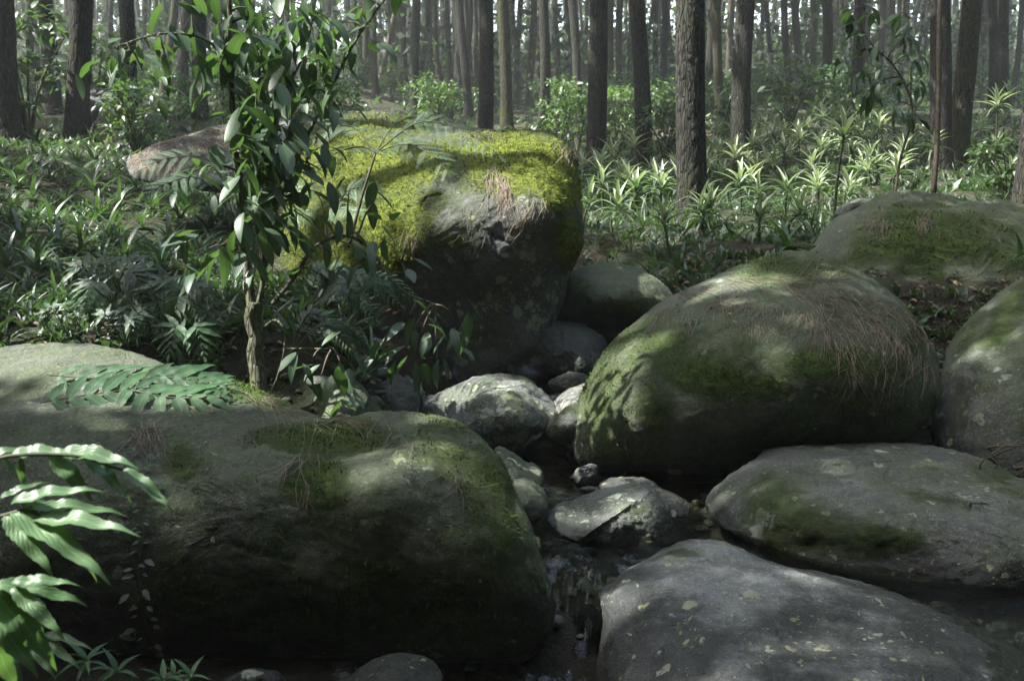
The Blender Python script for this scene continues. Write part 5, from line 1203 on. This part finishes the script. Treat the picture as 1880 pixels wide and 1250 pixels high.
# bright fern right in front: each leaflet set by its base and tip
base = P(-160, 1150, 1.75); t = thing('fern', base, 'bright sunlit fern with big serrated leaflets reaching in over the dark rock face', 'fern')
FR = [([(-160, 1150, 1.75), (-120, 950, 1.7), (-30, 850, 1.65), (120, 835, 1.65), (225, 862, 1.68)], [((-40, 852), (-30, 950), .8), ((0, 842), (60, 905), .8), ((40, 838), (40, 900), 1), ((90, 836), (165, 925), 1.5), ((150, 840), (240, 925), 1.1), ((190, 850), (220, 900), 1), ((225, 862), (312, 945), 1.0), ((20, 836), (130, 836), 1.4), ((110, 832), (240, 862), 1.3), ((-30, 840), (60, 825), 1.2)]),
      ([(-160, 1150, 1.75), (-100, 1020, 1.65), (-40, 960, 1.62), (10, 945, 1.6), (60, 930, 1.6)], [((10, 945), (86, 1062), 1.35), ((20, 940), (188, 1082), 1.0), ((60, 955), (240, 990), 0.9), ((40, 935), (235, 955), 0.8), ((20, 925), (180, 905), 0.9), ((0, 915), (90, 885), 0.9), ((-20, 950), (-5, 1040), 1.1), ((50, 960), (185, 1075), 0.9)]),
      ([(-160, 1150, 1.75), (-100, 1110, 1.6), (-40, 1090, 1.55), (40, 1085, 1.52)], [((-10, 1075), (160, 1120), 1.2), ((-20, 1080), (100, 1240), 1.4), ((20, 1080), (110, 1180), 1.2), ((-40, 1100), (60, 1250), 1.5), ((-50, 1130), (40, 1290), 1.3), ((20, 1070), (140, 1080), 1.0)]),
      ([(-160, 1150, 1.75), (-90, 1200, 1.9), (0, 1170, 2.1), (80, 1165, 2.2)], [((60, 1165), (140, 1235), 1.0), ((40, 1170), (95, 1250), 1.0), ((80, 1165), (165, 1200), .8), ((10, 1180), (40, 1270), 1)])]
for pl, lf in FR:
    pts = spline([tuple(P(*q)) for q in pl], 20); V_, F_ = tube(pts - np.array(base), np.linspace(0.005, 0.0025, 20), 6)
    f = link('frond', mesh_np('frond', V_, F_, mat=M['stem']), t); dd = pl[-1][2]
    for (a, b_, wd) in lf:
        pa = P(a[0], a[1], dd); pb = P(b_[0], b_[1], dd - 0.05 + 0.1 * rf.rand())
        L = (pb - pa).length; D = pb - pa + Vector((0, 0, 0.28 * L))
        o = link('leaflet', LEAFLET['bright'], f)
        o.matrix_basis = Matrix.Translation(pa - base) @ frame_from(D, Vector((0.1, -0.5, 1))).to_4x4() @ Matrix.Diagonal((L * wd * 0.78, L, L, 1))

# ------------------------------------------------------------------ creeper hanging down the long low boulder
VL = [leaf_mesh('leaf', M['vine'], L=1, W=0.5, n=5, shape='ellip', fold=0.3, droop=0.2)]
path = [on_rock('left', q, 0.02) for q in [(240, 800), (262, 830), (270, 880), (258, 930), (266, 985), (258, 1040), (266, 1090), (272, 1140), (290, 1190)]]
b_ = path[0]; t = thing('creeper_vine', b_, 'thin creeper with small paired leaves hanging down the dark boulder face', 'vine')
pts = spline([tuple(q) for q in path], 70)
V_, F_ = tube(pts - np.array(b_), 0.0022, 5); link('stem', mesh_np('stem', V_, F_, mat=M['twig']), t)
for i in range(2, 69):
    if rf.rand() < 0.25: continue
    s = -1 if i % 2 else 1
    D = Vector((s * rf.uniform(0.5, 1), -rf.uniform(0.3, 0.8), rf.uniform(-0.5, 0.3)))
    o = link('leaf', VL[0], t); o.matrix_basis = Matrix.Translation(Vector(pts[i]) - b_ + D * rf.uniform(0, 0.045)) @ frame_from(D, (0, -0.6, 1)).to_4x4() @ Matrix.Scale(rf.uniform(0.022, 0.055), 4)
# low weeds in the dark corner below it
for (px, py, d, L) in [(320, 1238, 3.3, 0.07), (350, 1243, 3.25, 0.08), (215, 1235, 3.1, 0.09), (300, 1250, 3.1, 0.08), (160, 1215, 2.9, 0.1)]:
    strap_plant(P(px, py, d), L, 9, 'small dim weed at the foot of the dark boulder face', 'weeds below the creeper', SG, 60, -10, name='weed_plant')

# ------------------------------------------------------------------ dry pine needles lying on the rocks
def needles(name, key, label, clumps, seed, wpx=1.0, lift=0.006, dens=1.0):
    """clumps: (ridge polyline px, count, (dx, dy) fall, spread, length px)"""
    r = np.random.RandomState(seed); Vs, Fs, RN, n0 = [], [], [], 0
    for (pl, cnt, fall, spread, Lp) in clumps:
        rd = spline(np.array(pl, float), 60)
        for _ in range(int(cnt * dens)):
            q0 = rd[int(60 * (np.floor(r.rand() * 9) / 9 + 0.05 * r.rand()))] + r.normal(size=2) * [7, 5]
            sp2 = spread * (2.2 if r.rand() < 0.3 else 1.0)
            dv = np.array(fall) + r.normal(size=2) * sp2; dv = dv / np.linalg.norm(dv)
            L = Lp * r.uniform(0.45, 1.25); cv = r.normal() * 0.25
            pts = []; lf = lift * r.uniform(0.4, 3.0)
            for k in range(6):
                u = k / 5; q = q0 + dv * L * u + np.array([-dv[1], dv[0]]) * cv * L * u * u
                p, n = cast(key, q[0], q[1])
                if p is None: break
                pts.append(np.array(p + n * (lf + 0.006 * math.sin(3.1 * u) * r.rand())))
            if len(pts) < 4: continue
            pts = np.array(pts)
            V, Fq = tube(pts, np.linspace(0.0021, 0.0010, len(pts)) * wpx, 3, False)
            Vs.append(V); Fs.append(Fq[0] + n0); n0 += len(V); RN.append(np.full(len(V), r.rand()))
    o = link(name, mesh_np(name, np.concatenate(Vs), np.concatenate(Fs), attrs={'rnd': np.concatenate(RN)}, mat=M['needle']))
    return tag(o, label, 'needle litter', kind='stuff')
needles('needle_litter', 'right', 'drifts of brown pine needles draped over the smooth boulder', [
    ([(1240, 540), (1376, 518), (1478, 511), (1530, 521)], 170, (1, 0.15), 0.25, 50), ([(1530, 521), (1614, 563), (1682, 600), (1714, 645)], 170, (0.8, 0.7), 0.25, 60),
    ([(1200, 590), (1267, 584), (1325, 567), (1383, 558), (1403, 577)], 120, (-0.15, 1), 0.4, 38), ([(1290, 566), (1340, 560), (1383, 556)], 70, (1, -0.1), 0.3, 40), ([(1365, 600), (1400, 603)], 26, (0.2, 1), 0.5, 32),
    ([(1424, 563), (1478, 577), (1512, 604), (1546, 638)], 170, (0.25, 1), 0.45, 55), ([(1557, 577), (1614, 604), (1648, 621)], 140, (0.35, 1), 0.4, 60), ([(1440, 520), (1500, 560), (1560, 600)], 150, (0.85, 0.55), 0.3, 75),
    ([(1500, 530), (1560, 560), (1620, 600)], 120, (0.8, 0.6), 0.25, 70), ([(1550, 640), (1565, 670), (1562, 700)], 70, (0.0, 1), 0.3, 60), ([(1640, 620), (1690, 660), (1700, 690)], 90, (0.25, 1), 0.3, 60), ([(1600, 680), (1640, 690)], 24, (0.1, 1), 0.3, 70), ([(1300, 600), (1600, 620)], 60, (0.3, 1), 0.8, 30), ([(1210, 580), (1250, 555)], 40, (-0.4, 0.8), 0.4, 40)], 1, 1.0, dens=0.38)
needles('needle_litter', 'big', 'tufts of brown needles caught on the huge mossy boulder', [
    ([(850, 238), (880, 246), (920, 240)], 60, (0.1, 1), 0.6, 26), ([(905, 310), (925, 325), (935, 345)], 80, (-0.1, 1), 0.35, 50), ([(895, 330), (920, 340), (930, 380)], 60, (0.1, 1), 0.3, 55), ([(945, 375), (970, 395), (950, 410)], 60, (-0.1, 1), 0.4, 40), ([(975, 365), (1000, 370)], 30, (-0.3, 1), 0.4, 30),
    ([(760, 440), (750, 425)], 40, (0.0, 1), 0.4, 50), ([(700, 207), (640, 206), (760, 220)], 60, (0.4, 0.9), 0.6, 18), ([(1035, 262), (1055, 300)], 60, (0.35, 1), 0.4, 30), ([(830, 430), (900, 440)], 14, (-0.3, 1), 0.4, 40)], 2, 1.1, dens=0.5)
needles('needle_litter', 'left', 'scattered single needles on the long low boulder', [
    ([(450, 720), (560, 775), (680, 780)], 60, (1, 0.3), 0.6, 60), ([(250, 790), (290, 800)], 40, (0.6, 1), 0.8, 55), ([(200, 690), (330, 700)], 30, (0.8, 0.3), 0.8, 40), ([(520, 860), (580, 840)], 16, (-0.4, 1), 0.5, 50), ([(560, 880), (575, 920)], 8, (0.0, 1), 0.2, 60), ([(700, 780), (860, 900)], 16, (-0.2, 1), 0.7, 50)], 3, 0.9)
needles('needle_litter', 'ridge', 'thick mat of brown needles along the rock ridge', [
    ([(240, 295), (300, 262), (360, 245), (430, 230)], 420, (0.5, 0.6), 0.7, 24), ([(260, 300), (340, 275), (430, 255)], 420, (0.2, 1), 0.6, 28), ([(250, 310), (330, 300), (420, 285)], 260, (0.1, 1), 0.6, 26)], 4, 1.6, dens=0.7)
needles('needle_litter', 'back_right', 'needle wisps stuck to the wide mossy boulder', [([(1600, 410), (1615, 405), (1625, 410)], 30, (-0.4, 1), 0.3, 30), ([(1685, 405), (1705, 400), (1712, 408)], 36, (-0.3, 1), 0.4, 28)], 5, 1.3)

# ------------------------------------------------------------------ dead twigs by the pool
r5 = np.random.RandomState(9)
b_ = P(1858, 880, 5.6); t = thing('dead_branch', b_, 'tangle of dead grey twigs piled at the end of the slab boulder', 'branch')
for i in range(14):
    a = P(1800 + 90 * r5.rand(), 810 + 120 * r5.rand(), 5.35 + 0.2 * r5.rand()); e = P(1840 + 90 * r5.rand(), 790 + 150 * r5.rand(), 5.35 + 0.2 * r5.rand())
    m = (a + e) / 2 + Vector(r5.normal(size=3)) * 0.05
    V_, F_ = tube(spline([tuple(a - b_), tuple(m - b_), tuple(e - b_)], 9), np.linspace(0.009, 0.003, 9) * (0.5 + r5.rand()), 5)
    link('twig', mesh_np('twig', V_, F_, mat=M['twig']), t)

# ------------------------------------------------------------------ unseen trees added to shade the stream, crowns cut for sun flecks
LIT = [(860, 365, 7.1, .22), (930, 350, 7.1, .15), (250, 712, 5.0, .22), (350, 730, 4.9, .12), (470, 620, 5.6, .10), (470, 685, 5.6, .08), (60, 650, 5.4, .34), (170, 660, 5.35, .30), (290, 685, 5.2, .26), (420, 715, 5.1, .14), (120, 845, 1.66, .22), (60, 960, 1.6, .16), (40, 1120, 1.55, .12), (1120, 690, 6.1, .20), (1085, 760, 6.0, .16), (1190, 800, 5.75, .10), (1150, 640, 6.2, .16), (1330, 512, 6.6, .18), (1400, 500, 6.7, .18),
       (690, 212, 8.4, .35), (950, 255, 7.9, .36), (1000, 290, 7.6, .30), (640, 330, 7.7, .32), (720, 320, 7.5, .30), (830, 240, 8.3, .3), (990, 340, 7.2, .18), (680, 400, 7.45, .22), (560, 330, 7.8, .3), (1050, 930, 5.05, .09), (1110, 920, 5.1, .06), (1240, 915, 5.3, .09), (1060, 735, 6.5, .12),
       (1765, 680, 6.5, .05), (1790, 650, 6.5, .05), (1120, 495, 7.9, .10), (1180, 520, 7.7, .08), (240, 100, 5.2, .35), (560, 60, 5.5, .2), (350, 315, 5.3, .12), (300, 320, 7, .3), (610, 370, 6.5, .25), (160, 330, 9.5, .5), (380, 370, 7.5, .4), (60, 560, 6.2, .3), (10, 620, 5.8, .3), (830, 580, 5.4, .08), (1250, 60, 11, .35), (760, 250, 6.2, .15)]
rl = np.random.RandomState(31)
LIT += [(rl.uniform(0, 440), rl.uniform(280, 560), 0, rl.uniform(0.05, 0.2)) for _ in range(26)] + [(rl.uniform(600, 780), rl.uniform(230, 420), 7.6, rl.uniform(0.08, 0.2)) for _ in range(6)]
for i_, (x_, y_, d_, r_) in enumerate(LIT):
    if d_ == 0:
        gp = ground_hit(x_, y_, 5.7); LIT[i_] = (x_, y_, float(pix(np.array(gp))[2]) if gp else 8.0, r_)
RAYS = [(np.array(P(x, y, d)), r_) for (x, y, d, r_) in LIT]
S_ = np.array(SUN_TO)
SOFT = [(np.array(P(x, y, d)), r_, q) for (x, y, d, r_, q) in [(1400, 1150, 3.8, .75, .55), (1700, 1200, 3.6, .7, .55), (1250, 1080, 4.1, .5, .6), (1600, 900, 4.9, .6, .6), (740, 810, 4.3, .45, .5), (1450, 600, 5.9, .5, .7), (300, 430, 9, 1.0, .75)]]
def carve(c, m=0.14):  # opens gaps in the added leaves so sun reaches chosen spots
    k = np.ones(len(c), bool); rc = np.random.RandomState(len(c)).rand(len(c))
    for o_, r_, q in SOFT:                       # leaves thinned along the sun to brighten chosen rocks
        v = c - o_; tt = v @ S_; dist = np.linalg.norm(v - tt[:, None] * S_, axis=1)
        k &= ~((dist < r_) & (tt > 0) & (rc > q))
    for o_, r_ in RAYS:
        v = c - o_; tt = v @ S_; dist = np.linalg.norm(v - tt[:, None] * S_, axis=1)
        k &= ~((dist < r_ + m) & (tt > 0))
    return k
def shade_tree(x, y, zc, rx, rz, n, seed, label):
    r = np.random.RandomState(seed)
    cxy = (x, y)
    if y > 0: x = min(x, -0.62 * y - 2.0)           # keeps these added trunks out of view
    z = float(ground_h(x, y))
    t = thing('added_shade_tree', (x, y, z), label, 'tree', 'unseen trees added for shade')
    off = r.normal(size=(n, 3)); off /= np.linalg.norm(off, axis=1)[:, None]
    c = off * (r.rand(n) ** 0.45)[:, None] * [rx, rx, rz] + [cxy[0], y, zc]
    c = c[carve(c)]; n = len(c)
    D = r.normal(size=(n, 3)); Mx = frames_np(D, np.array([[0, 0, 1.0]]) + 0.45 * r.normal(size=(n, 3))) * r.uniform(0.22, 0.42, n)[:, None, None]
    link('crown', tiled_mesh('crown', RHOMB, Mx * 1.12, c - [x, y, z], M['shade_leaf'], r), t)
    V, Fq = tube(spline([(0, 0, -0.5), (0.2, 0, (zc - z) * 0.5), (cxy[0] - x, 0, zc - z + rz * 0.5)], 10), np.linspace(0.22, 0.08, 10), 10)
    link('trunk', mesh_np('trunk', V, Fq, mat=M['bark']), t)
for i, (x, y, rx, n) in enumerate([(-12.0, 1.8, 3.4, 5200), (-11.6, 6.4, 3.4, 5200), (-8.0, 3.0, 3.2, 5200), (-7.6, 7.2, 3.2, 5200), (-4.8, 4.0, 2.8, 4000), (-4.6, 8.2, 2.6, 3000), (-10, 11.1, 3.2, 3000)]):
    shade_tree(x, y, 12.0 + 0.5 * (i % 3), rx, 1.7, int(n * 0.58), 300 + i, 'unseen tree added so its crown shades the stream')

def leaf_screen():
    """unseen leaves added behind and beside the viewer to block sky light"""
    r = np.random.RandomState(77); n = 60000
    a = r.uniform(0, 2 * math.pi, n); rad = 7 + 12 * r.rand(n) ** 1.2; hz = (11 - 5 * np.cos(a)) * r.rand(n) ** 1.0
    x = np.sin(a) * rad; y = 3 + np.cos(a) * rad
    k = ~((y > 0) & (np.abs(x) < 0.62 * y + 1.6)) & (fbm(np.stack([x * 0.4, y * 0.4, hz * 0.4], -1), 2) > -0.3)
    x, y, hz = x[k], y[k], hz[k]
    hz = np.where((x < -2) & (y > -1.5), hz * 0.55, hz)
    c = np.stack([x, y, ground_h(x, y) + hz], -1); c = c[carve(c, 0.4)]; n = len(c)
    Mx = frames_np(r.normal(size=(n, 3)), r.normal(size=(n, 3))) * r.uniform(0.5, 1.1, n)[:, None, None]
    o = link('screen_foliage', tiled_mesh('screen_foliage', RHOMB, Mx * 1.12, c, M['shade_leaf'], r))
    tag(o, 'unseen leaf mass added around the clearing to block sky light', 'foliage', kind='stuff')
leaf_screen()

# ------------------------------------------------------------------ hazy air of the wood
bm = bmesh.new(); bmesh.ops.create_cube(bm, size=1.0)
me = bpy.data.meshes.new('haze'); bm.to_mesh(me); bm.free()
mh_ = bpy.data.materials.new('haze'); mh_.use_nodes = True; nt = mh_.node_tree; nt.nodes.clear()
vo = nt.nodes.new('ShaderNodeVolumePrincipled'); out = nt.nodes.new('ShaderNodeOutputMaterial')
vo.inputs['Color'].default_value = (0.86, 0.90, 0.90, 1); vo.inputs['Density'].default_value = 0.0016; vo.inputs['Anisotropy'].default_value = 0.2
nt.links.new(vo.outputs[0], out.inputs['Volume'])
me.materials.append(mh_)
hz_ = link('haze', me); hz_.location = (0, 190, 40); hz_.scale = (560, 520, 90)
tag(hz_, 'thin pale haze hanging in the air of the wood', 'haze', kind='stuff')

# ------------------------------------------------------------------ dead leaves and twigs on the bare soil
def litter(name, label, n, sampler, seed, L=(0.03, 0.08)):
    r = np.random.RandomState(seed); x, y = sampler(r, n); n = len(x)
    T = np.stack([x, y, ground_h(x, y) + 0.012 + 0.02 * r.rand(n)], -1); a = r.rand(n) * 6.283
    D = np.stack([np.cos(a), np.sin(a), 0.25 * r.normal(size=n)], -1)
    Mx = frames_np(D, np.array([[0, 0, 1.0]]) + 0.35 * r.normal(size=(n, 3))) * r.uniform(*L, n)[:, None, None]
    o = link(name, tiled_mesh(name, leaf_tpl(1, 0.4, 4, 'ellip', 0.4, 0.35, 0.2), Mx, T, M['litter'], r)); tag(o, label, 'leaf litter', kind='stuff')
litter('leaf_litter', 'dry brown leaves strewn over the earth between the boulders', 1500, lambda r, n: (r.uniform(0.7, 4.5, n), r.uniform(6.4, 9.2, n)), 1)
litter('leaf_litter', 'dry brown leaves in the hollow and along the shady bank', 2200, lambda r, n: (r.uniform(-5.0, 0.2, n), r.uniform(5.5, 9.0, n)), 2)
litter('leaf_litter', 'dead leaves in the dark corner under the creeper', 300, lambda r, n: (r.uniform(-2.2, 0.1, n), r.uniform(2.3, 3.8, n)), 3)
